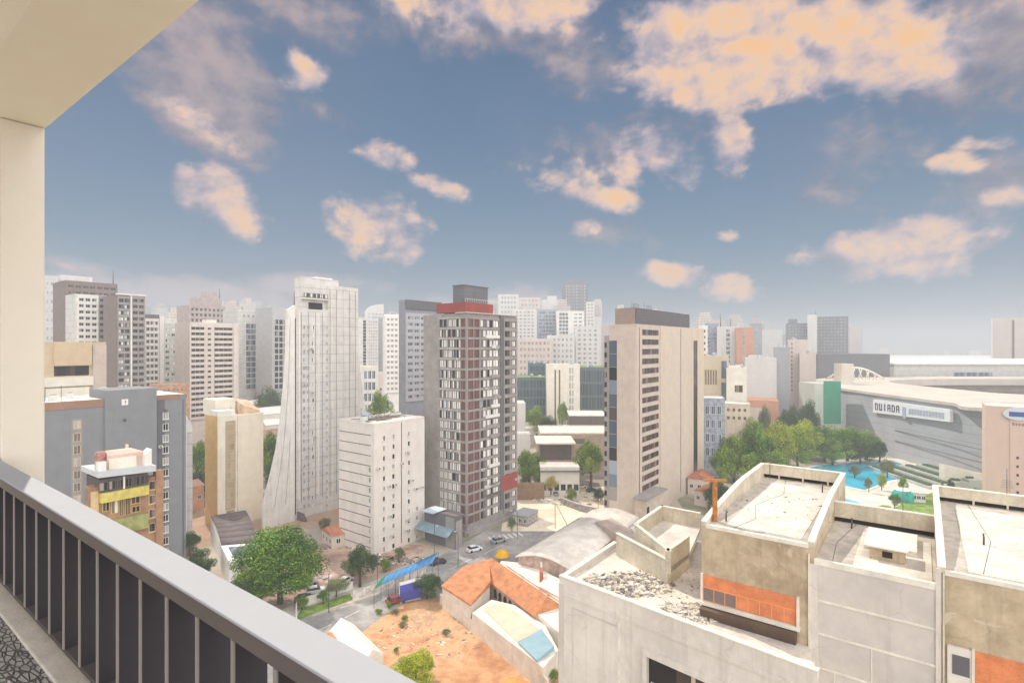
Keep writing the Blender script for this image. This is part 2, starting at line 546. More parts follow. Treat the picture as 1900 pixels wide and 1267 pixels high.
class Bld:
    """building on the ground: corner C nearest the camera, L face runs along a (to the left), R face along b (to the right)"""
    def __init__(s, name, label, cat, pl, pc, pr, D, py, wall, rot=0.0, L=None, W=None, group=None, parapet=0.9, roof=None, z=None, body=True, coping=None):
        s.C = Vector(((pc - 950) / F * D, D))
        if pl is None and rot == 0.0 and pc > 660:      # square on to the street it is seen along
            rot = math.degrees(math.atan2(-(pc - 950) / F, 1)) + math.degrees(math.atan2(UA.x, UA.y)) + 3
        m = Matrix.Rotation(R(rot), 2)
        s.a = m @ UA
        s.b = m @ VB
        s.ang = math.atan2(s.b.y, s.b.x)
        s.L = L if L is not None else hit(s.C, s.a, pl)
        s.W = W if W is not None else hit(s.C, s.b, pr)
        s.H = z if z is not None else ztop(py, D)
        s.root = thing(name, label, cat, (s.C.x, s.C.y, 0), s.ang, group)
        s.wall = wall
        s.wins = []
        s.grids = {}
        s.roofm = roof or ROOFC
        if body:
            p = parapet
            b = MB()
            b.box(0, s.W, 0, s.L, 0, s.H - p, 0)
            b.build('wall', wall, s.root)
            MB().box(.3, s.W - .3, .3, s.L - .3, s.H - p, s.H - p + .05).build('roof', s.roofm, s.root)
            if p > 0:
                t = .28
                q = MB()
                e = .06
                q.box(-e, s.W + e, -e, t, s.H - p, s.H)
                q.box(-e, s.W + e, s.L - t, s.L + e, s.H - p, s.H)
                q.box(-e, t, t, s.L - t, s.H - p, s.H)
                q.box(s.W - t, s.W + e, t, s.L - t, s.H - p, s.H)
                q.build('parapet', coping or wall, s.root)

    def t(s, face, px):
        return hit(s.C, s.a if face == 'L' else s.b, px)

    def z(s, face, px, py):
        t = s.t(face, px)
        d = s.a if face == 'L' else s.b
        return ztop(py, (s.C + d * t).y)

    def part(s, name, mb, mats, bevel=0):
        return mb.build(name, mats, s.root, bevel=bevel)

    def slab(s, name, face, u0, u1, z0, z1, out, mat, inn=0.0):
        """box on a face, standing out by `out` metres"""
        b = MB()
        if face == 'R':
            b.box(u0, u1, -out, inn, z0, z1)
        else:
            b.box(-out, inn, u0, u1, z0, z1)
        return b.build(name, mat, s.root)

    def win(s, face, u, z, w, h, g=G_DARK, fr=FRAME, mull=1, sill=True, out=0.0, name='window'):
        s.wins.append((face, u, z, w, h, g, fr, mull, sill, out, name))

    def grid(s, face, u0, u1, z0, z1, nx, nz, wf=.6, hf=.5, g=G_DARK, fr=FRAME, mull=1, sill=False, relief=0.0, rm=None, skip=0.0, name='window', bands=True, piers=True):
        cw, ch = (u1 - u0) / nx, (z1 - z0) / nz
        for j in range(nz):
            for i in range(nx):
                if skip and random.random() < skip:
                    continue
                s.win(face, u0 + cw * (i + .5), z0 + ch * (j + .5), cw * wf, ch * hf, g, fr, mull, sill, 0, name)
        if relief:
            q = MB()
            bh = ch * (1 - hf) * .95
            pw = cw * (1 - wf) * .9
            if bands:
                for j in range(nz + 1):
                    z = z0 + ch * j
                    if face == 'R':
                        q.box(u0, u1, -relief, -.003, z - bh / 2, z + bh / 2)
                    else:
                        q.box(-relief, -.003, u0, u1, z - bh / 2, z + bh / 2)
            if piers:
                for i in range(nx + 1):
                    u = u0 + cw * i
                    a0, a1 = max(u - pw / 2, u0 - pw / 2), u + pw / 2
                    if face == 'R':
                        q.box(a0, a1, -relief - .06, -.006, z0 - bh / 2, z1 + bh / 2)
                    else:
                        q.box(-relief - .06, -.006, a0, a1, z0 - bh / 2, z1 + bh / 2)
            q.build('facade_frame', rm or s.wall, s.root)

    def done(s, cap=100):
        def dist(w):
            d = s.a if w[0] == 'L' else s.b
            p = s.C + d * w[1]
            return math.hypot(p.length, CAMH - w[2])
        byname = {}
        for w in s.wins:
            byname.setdefault(w[10], []).append(w)
        for nm, ws in byname.items():
            ws.sort(key=dist)
            rest = MB()
            mats = []
            for i, (face, u, z, w, h, g, fr, mull, sill, out, _) in enumerate(ws):
                me = win_mesh(w, h, g, fr, mull, sill)
                if face == 'R':
                    loc, rz = (u, -out, z), 0
                else:
                    loc, rz = (-out, u, z), -math.pi / 2
                if i < cap:
                    mesh_obj(nm, me, s.root, loc, (0, 0, rz))
                else:
                    for mt in (g, fr):
                        if mt not in mats:
                            mats.append(mt)
                    ids = [mats.index(g), mats.index(fr)]
                    base = len(rest.v)
                    T = Matrix.Translation(loc) @ Matrix.Rotation(rz, 4, 'Z')
                    rest.v += [tuple(T @ v.co) for v in me.vertices]
                    for p in me.polygons:
                        rest.f.append(tuple(base + k for k in p.vertices))
                        rest.mi.append(ids[p.material_index])
                        rest.sm.append(False)
            if rest.v:
                kind(rest.build(nm, mats, s.root), 'stuff')
        return s

# ------------------------------------------------------------------ air
HZ = bpy.data.materials.new('haze_air')
HZ.use_nodes = True
_n = NT(HZ.node_tree)
_n.n.remove(_n.n['Principled BSDF'])
_v = _n.new('ShaderNodeVolumePrincipled')
_v.inputs['Color'].default_value = (0.57, 0.61, 0.66, 1)
_v.inputs['Density'].default_value = HAZE
_v.inputs['Anisotropy'].default_value = 0.0
_n.l.new(_v.outputs[0], _n.n['Material Output'].inputs['Volume'])
kind(MB().box(-6000, 6000, -700, 6500, -1.5, 150).build('haze', HZ), 'stuff')

# ------------------------------------------------------------------ ground, roads, lawns, pool
def ground_mat():
    m = bpy.data.materials.new('ground')
    m.use_nodes = True
    N = NT(m.node_tree)
    p = N.n['Principled BSDF']
    o = N.new('ShaderNodeTexCoord').outputs['Object']
    v = N.new('ShaderNodeTexVoronoi')
    v.inputs['Scale'].default_value = 0.035
    N.l.new(o, v.inputs['Vector'])
    sp = N.new('ShaderNodeSeparateColor')
    N.l.new(v.outputs['Color'], sp.inputs[0])
    c = N.ramp(sp.outputs[0], [(0, S(150, 142, 134)), (.25, S(196, 180, 160)), (.45, S(172, 166, 160)), (.62, S(98, 116, 70)), (.74, S(208, 198, 186)), (.88, S(186, 130, 96))], 'CONSTANT')
    n = N.noise(o, 0.15, 7, .65)
    c = N.mix(N.ss(n, .35, .65, .15, .8), c, S(176, 164, 148))
    n2 = N.noise(o, 1.4, 5, .7)
    c = N.mix(N.ss(n2, .35, .7, 0, .35), c, S(120, 112, 104))
    N.l.new(c, p.inputs['Base Color'])
    p.inputs['Roughness'].default_value = 0.95
    return m


ND = 96
kind(MB().prism([(5600 * math.cos(2 * math.pi * k / ND), 5600 * math.sin(2 * math.pi * k / ND)) for k in range(ND)][::1], -1.0, 0.0).build('ground', ground_mat()), 'structure')


def sheet(name, pix, z, mat, h=None, world=False):
    pts = [(p[0], p[1]) for p in pix] if world else [tuple(gp(px, py, z))[:2] for px, py in pix]
    b = MB()
    b.prism(pts, z - (h or 0.004), z)
    return kind(b.build(name, mat), 'structure')


def rough_mat(name, stops, scale, scale2=None, bump=.6, rough=.95):
    m = bpy.data.materials.new(name)
    m.use_nodes = True
    N = NT(m.node_tree)
    p = N.n['Principled BSDF']
    o = N.new('ShaderNodeTexCoord').outputs['Object']
    f = N.m('ADD', N.m('MULTIPLY', N.noise(o, scale, 8, .65, .4), .7), N.m('MULTIPLY', N.noise(o, scale2 or scale * 7, 5, .7), .3))
    c = N.ramp(N.ss(f, .3, .7), stops)
    N.l.new(c, p.inputs['Base Color'])
    p.inputs['Roughness'].default_value = rough
    b = N.new('ShaderNodeBump')
    b.inputs['Strength'].default_value = bump
    b.inputs['Distance'].default_value = .1
    N.l.new(f, b.inputs['Height'])
    N.l.new(b.outputs[0], p.inputs['Normal'])
    return m


ASPH = rough_mat('asphalt', [(0, S(120, 117, 115)), (.5, S(152, 148, 145)), (1, S(184, 178, 172))], .12)
PAVE = rough_mat('pavement', [(0, S(184, 176, 166)), (1, S(222, 214, 202))], .3)
DIRT = rough_mat('orange_earth', [(0, S(160, 108, 74)), (.35, S(196, 144, 102)), (.6, S(212, 168, 126)), (.8, S(178, 138, 108)), (1, S(222, 190, 154))], .09)
SAND = rough_mat('sandy_earth', [(0, S(196, 180, 154)), (.5, S(228, 214, 190)), (1, S(240, 232, 216))], .1)
PINKE = rough_mat('pink_earth', [(0, S(122, 96, 84)), (.5, S(178, 148, 132)), (1, S(208, 184, 168))], .12)
LAWN = rough_mat('lawn_grass', [(0, S(74, 98, 36)), (.5, S(116, 146, 58)), (1, S(164, 178, 92))], .5, 6)
WATER = M('pool_water', S(70, 190, 222), rough=.08, var=.12, scale=.12, spec=.5)

sheet('road_surface', [(400, 1240), (560, 1150), (690, 1110), (800, 1040), (900, 985), (1010, 960), (1120, 975), (1010, 1010), (1000, 1045), (900, 1075), (830, 1110), (760, 1150), (640, 1210), (520, 1330)], .006, ASPH)
sheet('pavement', [(380, 1190), (552, 1118), (690, 1078), (760, 1050), (776, 1058), (700, 1102), (560, 1146), (380, 1235)], .012, PAVE, .012)
sheet('dirt_lot', [(560, 1262), (640, 1198), (700, 1150), (760, 1112), (850, 1108), (960, 1170), (1060, 1250), (1090, 1330), (600, 1340)], .018, DIRT)
sheet('bare_earth', [(430, 1140), (470, 1060), (600, 1000), (700, 1010), (800, 1010), (760, 1045), (680, 1075), (560, 1112)], .01, PINKE)
sheet('sandy_ground', [(940, 912), (1040, 905), (1180, 900), (1200, 985), (1010, 985), (930, 985)], .014, SAND)
sheet('grass_verge', [(545, 1152), (560, 1128), (650, 1100), (655, 1112)], .022, LAWN)
sheet('park_lawn', [(1600, 985), (1600, 925), (1700, 893), (1860, 890), (1900, 985)], .010, LAWN)
sheet('pool_terrace', [(1420, 900), (1480, 862), (1600, 848), (1720, 852), (1860, 880), (1760, 905), (1690, 925), (1600, 975), (1400, 975)], .016, M('pale_paving', S(226, 218, 204), var=.12, scale=.2))
# the pools: water in a raised white coping
def pool(name, pix, z=.02):
    w = [gp(px, py)for px, py in pix]
    c = sum(w, Vector()) / len(w)
    kind(MB().prism([(p.x, p.y) for p in w], z, z + .02).build('water', WATER), 'structure')
    b = MB()
    outer = [p + (p - c).normalized() * 1.6 for p in w]
    for k in range(len(w)):
        k2 = (k + 1) % len(w)
        b.prism([(w[k].x, w[k].y), (w[k2].x, w[k2].y), (outer[k2].x, outer[k2].y), (outer[k].x, outer[k].y)], z, .3)
    return kind(b.build(name, WHITE), 'structure')


pool('pool_edge', [(1470, 874), (1530, 862), (1600, 857), (1665, 858), (1698, 871), (1680, 886), (1650, 893), (1605, 910), (1555, 900), (1510, 888)])
pool('pool_edge', [(1500, 930), (1556, 922), (1590, 931), (1625, 946), (1600, 960), (1520, 960)])

# ------------------------------------------------------------------ the balcony we stand on (local x = outward, y = along the rail to the left)
ANG = math.atan2(.8, .6)
FL = 1.57
bal = thing('balcony', 'cream balcony with square pillar, ceiling beam and stone tiled floor', 'balcony', (0, 0, CAMH - FL), ANG)
CREAMW = M('balcony_render', S(240, 232, 218), var=.02, scale=.8, bump=.08)
CEIL = M('ceiling_paint', S(244, 236, 216), var=.02, scale=.8)
MB().box(.972, 1.232, 5.53, 6.3, -.6, FL + 1.71).build('pillar', CREAMW, bal, bevel=.012)
b = MB()
b.vprism([(.60, FL + 2.15), (.60, FL + 2.0), (.66, FL + 1.80), (.74, FL + 1.71), (1.235, FL + 1.712), (1.235, FL + 2.15)], -3, 7.4)
b.build('ceiling_beam', CEIL, bal)
MB().box(-2.5, .60, -3, 7.4, FL + 2.0, FL + 2.15).build('ceiling', CEIL, bal)
MB().box(.75, 1.06, -3, 7.4, -.35, .012).build('kerb', M('kerb_stone', S(214, 206, 196), var=.06, scale=6, bump=.15), bal, bevel=.008)


def tile_mat():
    m = bpy.data.materials.new('rough_stone_tile')
    m.use_nodes = True
    N = NT(m.node_tree)
    p = N.n['Principled BSDF']
    o = N.new('ShaderNodeTexCoord').outputs['Object']
    mp = N.new('ShaderNodeMapping')
    mp.inputs['Scale'].default_value = (1.0, .35, 1)
    mp.inputs['Rotation'].default_value = (0, 0, R(18))
    N.l.new(o, mp.inputs[0])
    v = N.new('ShaderNodeTexVoronoi', feature='DISTANCE_TO_EDGE')
    v.inputs['Scale'].default_value = 44
    N.l.new(mp.outputs[0], v.inputs['Vector'])
    n = N.noise(o, 9, 6, .7)
    e = N.ss(v.outputs[0], .0, .16)
    c = N.mix(e, S(70, 66, 66), S(176, 172, 168))
    c = N.mix(N.ss(n, .4, .7, 0, .6), c, S(120, 118, 118))
    N.l.new(c, p.inputs['Base Color'])
    b = N.new('ShaderNodeBump')
    b.inputs['Strength'].default_value = .8
    b.inputs['Distance'].default_value = .01
    N.l.new(e, b.inputs['Height'])
    N.l.new(b.outputs[0], p.inputs['Normal'])
    p.inputs['Roughness'].default_value = .7
    return m


MB().box(-2.5, .75, -3, 7.4, -.35, 0).build('floor_tiles', tile_mat(), bal)

rail = thing('balcony_railing', 'grey metal balcony railing with broad flat handrail and upright slats', 'railing', (0, 0, CAMH - FL), ANG)
CAPM = M('handrail_paint', S(180, 182, 188), rough=.7, var=.015, scale=2, spec=.25)
BANDM = M('rail_band_paint', S(112, 102, 97), rough=.5, var=.03, scale=2)
SLATM = M('slat_paint', S(66, 63, 68), rough=.5, var=.04, scale=2)
MB().box(.822, .948, -2.5, 7.2, .718, .73).build('handrail', CAPM, rail, bevel=.004)
MB().box(.832, .942, -2.5, 7.2, .655, .7175).build('rail_band', BANDM, rail, bevel=.002)
MB().box(.838, .948, -2.5, 7.2, .03, .055).build('bottom_rail', FRAMED, rail, bevel=.003)
sm = MB().box(.8365, .940, -.010, .010, .0552, .6545, 0).box(.831, .8364, -.0095, .0095, .0552, .6545, 1).mesh('slat', [SLATM, M('slat_edge', S(158, 150, 144), rough=.5, var=.04, scale=2)])
k = 0
sp_ = 1.707 - .2447 * 8
while sp_ < 7.0:
    mesh_obj('slat', sm, rail, (0, sp_, 0))
    sp_ += .2447
    k += 1
for y_ in (1.2, 3.65, 6.1):
    MB().box(.87, .91, y_ - .02, y_ + .02, .0122, .0298).build('foot', FRAMED, rail)

# ------------------------------------------------------------------ big flat roofed building in front (same local frame)
CONC = M('stained_concrete', S(194, 178, 152), var=.12, scale=.22, streak=.45, bump=.35, col2=S(158, 138, 112), crack=.22, patch=S(206, 192, 168))
CONCG = M('grey_render', S(206, 198, 190), var=.07, scale=.18, streak=.28, bump=.2, crack=.15)
CONCW = M('pale_render', S(218, 210, 200), var=.07, scale=.2, streak=.32, bump=.2, crack=.18, patch=S(206, 196, 182))
CONCP = M('parapet_concrete', S(208, 197, 176), var=.12, scale=.5, streak=.4, bump=.3, crack=.2)
CAPC = M('parapet_cap', S(226, 219, 205), var=.08, scale=1.2, bump=.2)
MEMB = M('roof_membrane', S(218, 208, 196), var=.12, scale=.5, bump=.3, crack=.25, patch=S(200, 190, 178))
GRAV = M('roof_gravel', S(190, 180, 168), var=.14, scale=1.0, bump=.5)
SHOR = M('orange_shutter', S(220, 136, 92), var=.12, scale=1.1, streak=.2)
fb = thing('flat_roofed_apartment_building', 'stained beige concrete apartment building with stepped parapeted flat roofs and orange windows', 'building', (0, 0, 0), ANG)


def block(p0, p1, s0, s1, zf, zfront, zback, wallm, side=True, left=True, right=True):
    MB().box(p0, p1, s0, s1, 0, zf).build('wall', wallm, fb)
    MB().box(p0 + .25, p1 - .25, s0 + .25, s1 - .25, zf, zf + .03).build('roof', GRAV, fb)
    t = .28
    n = 10
    for sd in ([s1 - t] if left else []) + ([s0] if right else []):
        prof = [(p0 - .02, zf - .001)]
        for k in range(n + 1):
            f = k / n
            prof.append((p0 - .02 + (p1 - p0) * f, zfront + (zback - zfront) * min(1, f * 1.8) ** .8))
        prof.append((p1 - .02, zf - .001))
        q = MB().vprism(prof, sd, sd + t)
        q.build('parapet', CONCP, fb)
        q = MB()
        for k in range(n):
            (x0, z0), (x1, z1) = prof[k + 1], prof[k + 2]
            q.vprism([(x0, z0 + .003), (x1, z1 + .003), (x1, z1 + .06), (x0, z0 + .06)], sd - .04, sd + t + .04)
        q.build('parapet_cap', CAPC, fb)
    MB().box(p1 - t, p1, s0 + t + .002, s1 - t - .002, zf + .34, zback - .003).build('parapet', CONCP, fb)
    MB().box(p1 - t - .04, p1 + .04, s0 + t + .045, s1 - t - .045, zback, zback + .07).build('parapet_cap', CAPC, fb)
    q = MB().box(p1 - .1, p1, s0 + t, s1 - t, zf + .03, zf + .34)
    q.build('shadow_gap_strip', DARK, fb)  # dark-coloured strip stands in for the shadow gap under the back parapet
    q = MB()
    k = s0 + 1.2
    while k < s1 - 1:
        MB().box(p1 - t, p1 - .101, k, k + .12, zf + .03, zf + .339).build('gap_post', CONCP, fb)
        k += 1.9
    MB().box(p0 - .03, p0 + .22, s0 + t + .002, s1 - t - .002, zf - .12, zf + .12).build('roof_kerb', CAPC, fb)


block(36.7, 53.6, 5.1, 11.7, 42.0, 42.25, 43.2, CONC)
MB().box(37.6, 51.6, 5.9, 10.4, 42.031, 42.06).build('roof_membrane', MEMB, fb)
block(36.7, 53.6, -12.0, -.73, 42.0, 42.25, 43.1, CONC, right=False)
MB().box(37.4, 51.8, -11, -2.0, 42.031, 42.06).build('roof_membrane', MEMB, fb)
# middle part, lower
MB().box(36.7, 46.5, -.73 + .001, 5.099, 0, 41.1).build('wall', CONCG, fb)
MB().box(36.95, 46.2, -.72, 5.09, 41.1, 41.13).build('roof', GRAV, fb)
MB().box(36.66, 36.94, -.72, 5.09, 41.0, 41.32).build('roof_kerb', CAPC, fb)
MB().box(46.2, 46.5, -.72, 5.09, 41.45, 42.5).build('parapet', CONCP, fb)
MB().box(46.16, 46.54, -.72, 5.09, 42.502, 42.57).build('parapet_cap', CAPC, fb)
MB().box(46.35, 46.5, -.72, 5.09, 41.13, 41.45).build('shadow_gap_strip', DARK, fb)  # shadow gap below the middle parapet, put in as dark colour
MB().box(37.2, 44.6, -.5, 3.2, 41.131, 41.17).build('roof_membrane', MEMB, fb)
MB().box(39.2, 40.6, .75, 2.5, 41.17, 41.95).build('roof_hatch_box', CONC, fb)
MB().box(38.95, 40.8, .6, 2.75, 41.95, 42.03).build('hatch_cover', CAPC, fb)
MB().box(39.17, 39.2, 1.35, 1.85, 41.4, 41.75).build('hatch_window', DARK, fb)
MB().box(41.0, 44.8, .2, 2.9, 41.171, 41.5).build('roof_slab', CAPC, fb)
for zz in (38.85, 36.9, 34.9):
    MB().box(36.655, 36.699, -.72, 5.09, zz, zz + .12).build('string_course', CAPC, fb)
for (s_a, z0, z1) in ((2.2, 34.0, 36.9), (4.0, 32.0, 34.9)):
    MB().box(36.67, 36.698, s_a, s_a + .06, z0, z1).build('panel_joint', CAPC, fb)
MB().box(36.62, 36.699, 4.86, 5.30, 30, 41.0).build('corner_pilaster', CONCW, fb)
MB().box(36.62, 36.699, -.86, -.62, 30, 42.2).build('corner_pilaster', CONCW, fb)


# windows with orange panels (front plane p = 36.7)
def orange_window(s0, s1, z0=37.08, z1=38.75, dark=True):
    wdw = MB().box(36.66, 36.699, s0, s1, z0, z1).build('window', SHOR, fb)
    q = MB()
    q.box(36.50, 36.699, s0 - .16, s0 - .002, z0 - .05, z1 + .1)
    q.box(36.50, 36.699, s1 + .002, s1 + .12, z0 - .05, z1 + .1)
    q.build('frame', CAPC, wdw)
    MB().box(36.40, 36.699, s0 - .2, s1 + .1, z0 - .24, z0 - .052).build('sill', CAPC, wdw)
    q = MB()
    w = (s1 - s0) / 8
    for k in range(9):
        q.box(36.64, 36.659, s0 + k * w - .02, s0 + k * w + .02, z0, z0 + .85)
    q.box(36.64, 36.659, s0, s1, z0 + .86, z0 + .90)
    q.build('glazing_bar', M('orange_bar', S(244, 160, 110), var=.05), wdw)
    q = MB()
    for k in range(5):
        if k in (0, 1, 2):
            q.box(36.645, 36.6595, s1 - (k + 1) * w + .03, s1 - k * w - .03, z0 + .04, z0 + .8)
    q.build('dark_tile', BROWNG, wdw)
    return wdw


orange_window(6.0, 11.6)
orange_window(-9.0, -2.2, 35.9, 38.3)
q = MB().box(36.56, 36.699, -2.15, -1.1, 35.9, 38.3).build('shutter_panel', CONCW, fb)
MB().box(36.53, 36.559, -2.0, -1.3, 36.9, 37.9).build('vent', GREYD, fb)
q = MB()
q.vprism([(36.0, 36.75), (36.698, 36.78), (36.698, 35.75), (36.45, 35.75)], 6.0, 11.65)
q.build('planter', M('dark_planter', S(104, 86, 74), var=.1, streak=.2), fb)


# lower terrace wing
def w2l(x, y):
    return (x * VB.x + y * VB.y, x * UA.x + y * UA.y)


TP = [w2l(3.6, 41.4), w2l(16.35, 29.2), (36.69, 5.2), (36.69, 11.72), (45.0, 11.72), (50.4, 15.9), (50.4, 19.9), (44.5, 22.0)]
MB().prism(TP, 0, 36.0).build('wing_wall', CONCW, fb)
MB().prism([(p[0] + (40 - p[0]) * .012, p[1] + (15 - p[1]) * .012) for p in TP], 36.0, 36.03).build('terrace_floor', MEMB, fb)


def wall_seg(name, p, q, z0, z1, t, mat, cap=None, z1b=None):
    p, q = Vector(p), Vector(q)
    d = (q - p).normalized()
    n = Vector((-d.y, d.x)) * t
    zz = [z1, z1b if z1b is not None else z1, z1b if z1b is not None else z1, z1]
    o = MB().prism([tuple(p), tuple(q), tuple(q + n), tuple(p + n)], z0, zz).build(name, mat, fb)
    if cap:
        e = d * .03
        m_ = n.normalized() * .04
        MB().prism([tuple(p - m_ - e), tuple(q - m_ + e), tuple(q + n + m_ + e), tuple(p + n + m_ - e)], [z + .003 for z in zz], [z + .07 for z in zz]).build('parapet_cap', cap, fb)
    return o


wall_seg('parapet', TP[1], TP[0], 36.001, 36.5, -.35, CONCW, CAPC)
wall_seg('parapet', TP[0], TP[7], 36.001, 36.4, -.3, CONCW, CAPC)
wall_seg('parapet', w2l(8.9, 46.6), w2l(11.62, 40.75), 36.0, 37.9, .25, CONCP, CAPC)
A_, B_, C_, D_, E_ = w2l(10.5, 46.9), w2l(11.66, 40.7), w2l(14.3, 43.9), w2l(17.3, 50), w2l(14.3, 52.3)
MB().prism([A_, B_, C_, D_, E_], 36.9, 37.3).build('box_floor', MEMB, fb)
MB().prism([(A_[0] * .5 + C_[0] * .5, A_[1] * .5 + C_[1] * .5), B_, C_], 36.01, 36.9).build('box_base', CONCP, fb)
for (p_, q_) in ((B_, A_), (C_, B_), (A_, E_), (E_, D_)):
    wall_seg('parapet', p_, q_, 36.9, 38.6, -.22, CONCP, CAPC)
# front of the wing: window opening and shallow panels
dT = (Vector(TP[1]) - Vector(TP[0])).normalized()
nT = Vector((-dT.y, dT.x))
if nT.x > 0:
    nT = -nT


def front_slab(name, t0, t1, z0, z1, out, mat, parent=fb, inn=.0):
    a = Vector(TP[0]) + dT * t0 - nT * inn
    b_ = Vector(TP[0]) + dT * t1 - nT * inn
    return MB().prism([tuple(a), tuple(b_), tuple(b_ + nT * (out + inn)), tuple(a + nT * (out + inn))], z0, z1).build(name, mat, parent)


front_slab('corner_pilaster', -.02, .45, 24, 36.0, .08, CONCG)
front_slab('parapet_band', .46, 17.4, 35.2, 35.45, .09, CONCW)
front_slab('panel_frame', 1.2, 1.32, 24, 34.6, .03, CONCG)
front_slab('panel_frame', 5.2, 5.35, 24, 35.1, .06, CAPC)
front_slab('panel_frame', 1.33, 5.19, 34.4, 34.55, .03, CONCG)
wg = front_slab('window', 7.6, 16.6, 29.0, 33.5, .02, glass('deep_glass', [(0, S(60, 50, 46)), (.5, S(78, 66, 60)), (.8, S(44, 38, 38))]))
front_slab('frame', 7.3, 7.59, 29, 33.9, .35, CONCW, wg)
front_slab('frame', 7.595, 16.6, 33.51, 33.9, .35, CONCW, wg)
front_slab('frame', 10.6, 10.85, 29, 33.5, .14, TAN, wg)
front_slab('frame', 13.6, 13.8, 29, 33.5, .14, TAN, wg)
front_slab('curtain', 7.75, 10.4, 29, 31.8, .06, M('lace_curtain', S(190, 186, 180), var=.25, scale=3), wg)


# rubble and loose boards lying on the terrace
def rubble(name, cx, cy, rx, ry, z, n, smax, mats, rot=0.0, parent=None):
    b = MB()
    for _ in range(n):
        a = random.random() * 6.28
        r = math.sqrt(random.random())
        x, y = cx + rx * r * math.cos(a), cy + ry * r * math.sin(a)
        s_ = smax * (.25 + .75 * random.random() ** 2)
        lx, ly, lz = s_ * random.uniform(.5, 1.6), s_ * random.uniform(.2, .6), s_ * random.uniform(.1, .4)
        T = Matrix.Translation((x, y, z + lz * .4)) @ Matrix.Rotation(random.random() * 6.28, 4, 'Z') @ Matrix.Rotation(random.uniform(-.4, .4), 4, 'X') @ Matrix.Rotation(random.uniform(-.3, .3), 4, 'Y')
        c = [T @ Vector((sx * lx / 2, sy * ly / 2, sz * lz / 2)) for sz in (-1, 1) for sx, sy in ((-1, -1), (1, -1), (1, 1), (-1, 1))]
        mi = random.randrange(len(mats))
        b.face(c[0:4][::-1], mi)
        b.face(c[4:8], mi)
        for k in range(4):
            k2 = (k + 1) % 4
            b.face([c[k], c[k2], c[4 + k2], c[4 + k]], mi)
    o = b.build(name, mats, parent)
    return kind(o, 'stuff')


RUB = [MEMB, CAPC, CONCP, TAUPE, BROWNG]
rubble('rubble', 8.6, 41.0, 3.4, 2.2, 36.05, 900, .46, RUB)
rubble('rubble', 12.0, 36.6, 2.2, 1.6, 36.05, 380, .38, RUB[:4])
post = thing('rusty_post', 'rusty orange steel post with short crossbar on concrete parapet', 'post')
RUSTY = M('rust', S(176, 116, 66), var=.2, scale=3, bump=.4)
_p = (VB * 37.9 + UA * 11.2)
MB().box(_p.x - .13, _p.x + .13, _p.y - .11, _p.y + .11, 42.0, 44.75).build('upright', RUSTY, post)
MB().box(_p.x - .75, _p.x + .75, _p.y - .12, _p.y + .12, 44.752, 44.88).build('crossbar', RUSTY, post)

# ------------------------------------------------------------------ towers in the middle distance

def lattice_wall(name, col, cw=3.2, ch=3.1, dark=(.30, .31, .34, 1)):
    """far facade: paint with a fine grid of window openings"""
    m = bpy.data.materials.new(name)
    m.use_nodes = True
    N = NT(m.node_tree)
    p = N.n['Principled BSDF']
    o = N.new('ShaderNodeTexCoord').outputs['Object']
    sp = N.new('ShaderNodeSeparateXYZ')
    N.l.new(o, sp.inputs[0])
    u = N.m('FRACT', N.m('DIVIDE', N.m('ADD', sp.outputs[0], sp.outputs[1]), cw))
    w = N.m('FRACT', N.m('DIVIDE', sp.outputs[2], ch))
    a = N.m('MULTIPLY', N.m('GREATER_THAN', u, .38), N.m('GREATER_THAN', w, .45))
    n = N.noise(o, .12, 4)
    c = N.mix(N.ss(n, .35, .65), tuple(x * .86 for x in col[:3]) + (1,), col)
    c = N.mix(N.m('MULTIPLY', a, .75), c, dark)
    N.l.new(c, p.inputs['Base Color'])
    p.inputs['Roughness'].default_value = .8
    return m


ACM = M('ac_casing', S(216, 214, 208), var=.08, scale=2)
ac_me = MB().box(-.45, .45, -.42, 0, -.3, .3, 0).box(-.3, .2, -.43, -.421, -.2, .2, 1).mesh('air_conditioner', [ACM, GREYD])
tank_me = MB().lathe([(0, 0), (1.1, 0), (1.15, 1.6), (1.0, 2.0), (.3, 2.3), (0, 2.3)], 14).mesh('water_tank', [M('tank_blue', S(176, 182, 188), var=.1)])
unit_me = MB().box(-.8, .8, -.6, .6, 0, 1.3, 0).box(-.6, .6, -.45, .45, 1.301, 1.36, 1).mesh('cooling_unit', [ACM, GREYD])


def clutter(B, zr, n_tank=1, n_unit=3, pipes=2, rnd=None):
    rnd = rnd or random.Random(int(B.W * 100))
    for _ in range(n_tank):
        mesh_obj('water_tank', tank_me, B.root, (rnd.uniform(2, B.W - 2), rnd.uniform(2, max(2.5, min(B.L, 12) - 2)), zr))
    for _ in range(n_unit):
        mesh_obj('cooling_unit', unit_me, B.root, (rnd.uniform(2, B.W - 2), rnd.uniform(1.5, max(2, min(B.L, 12) - 1.5)), zr), (0, 0, rnd.choice((0, 1.57))))
    for _ in range(pipes):
        x, y = rnd.uniform(1, B.W - 1), rnd.uniform(1, max(1.5, min(B.L, 10) - 1))
        MB().tube([(x, y, zr), (x, y, zr + rnd.uniform(2.2, 4.5))], .06, 5).build('antenna', STEEL, B.root)


def facade_acs(B, face, u0, u1, z0, z1, n, seed=1, floor=2.8):
    rnd = random.Random(seed)
    for _ in range(n):
        u, z = rnd.uniform(u0, u1), z0 + floor * int((z1 - z0) / floor * rnd.random())
        if face == 'R':
            mesh_obj('air_conditioner', ac_me, B.root, (u, -.30, z))
        else:
            mesh_obj('air_conditioner', ac_me, B.root, (-.30, u, z), (0, 0, -math.pi / 2))


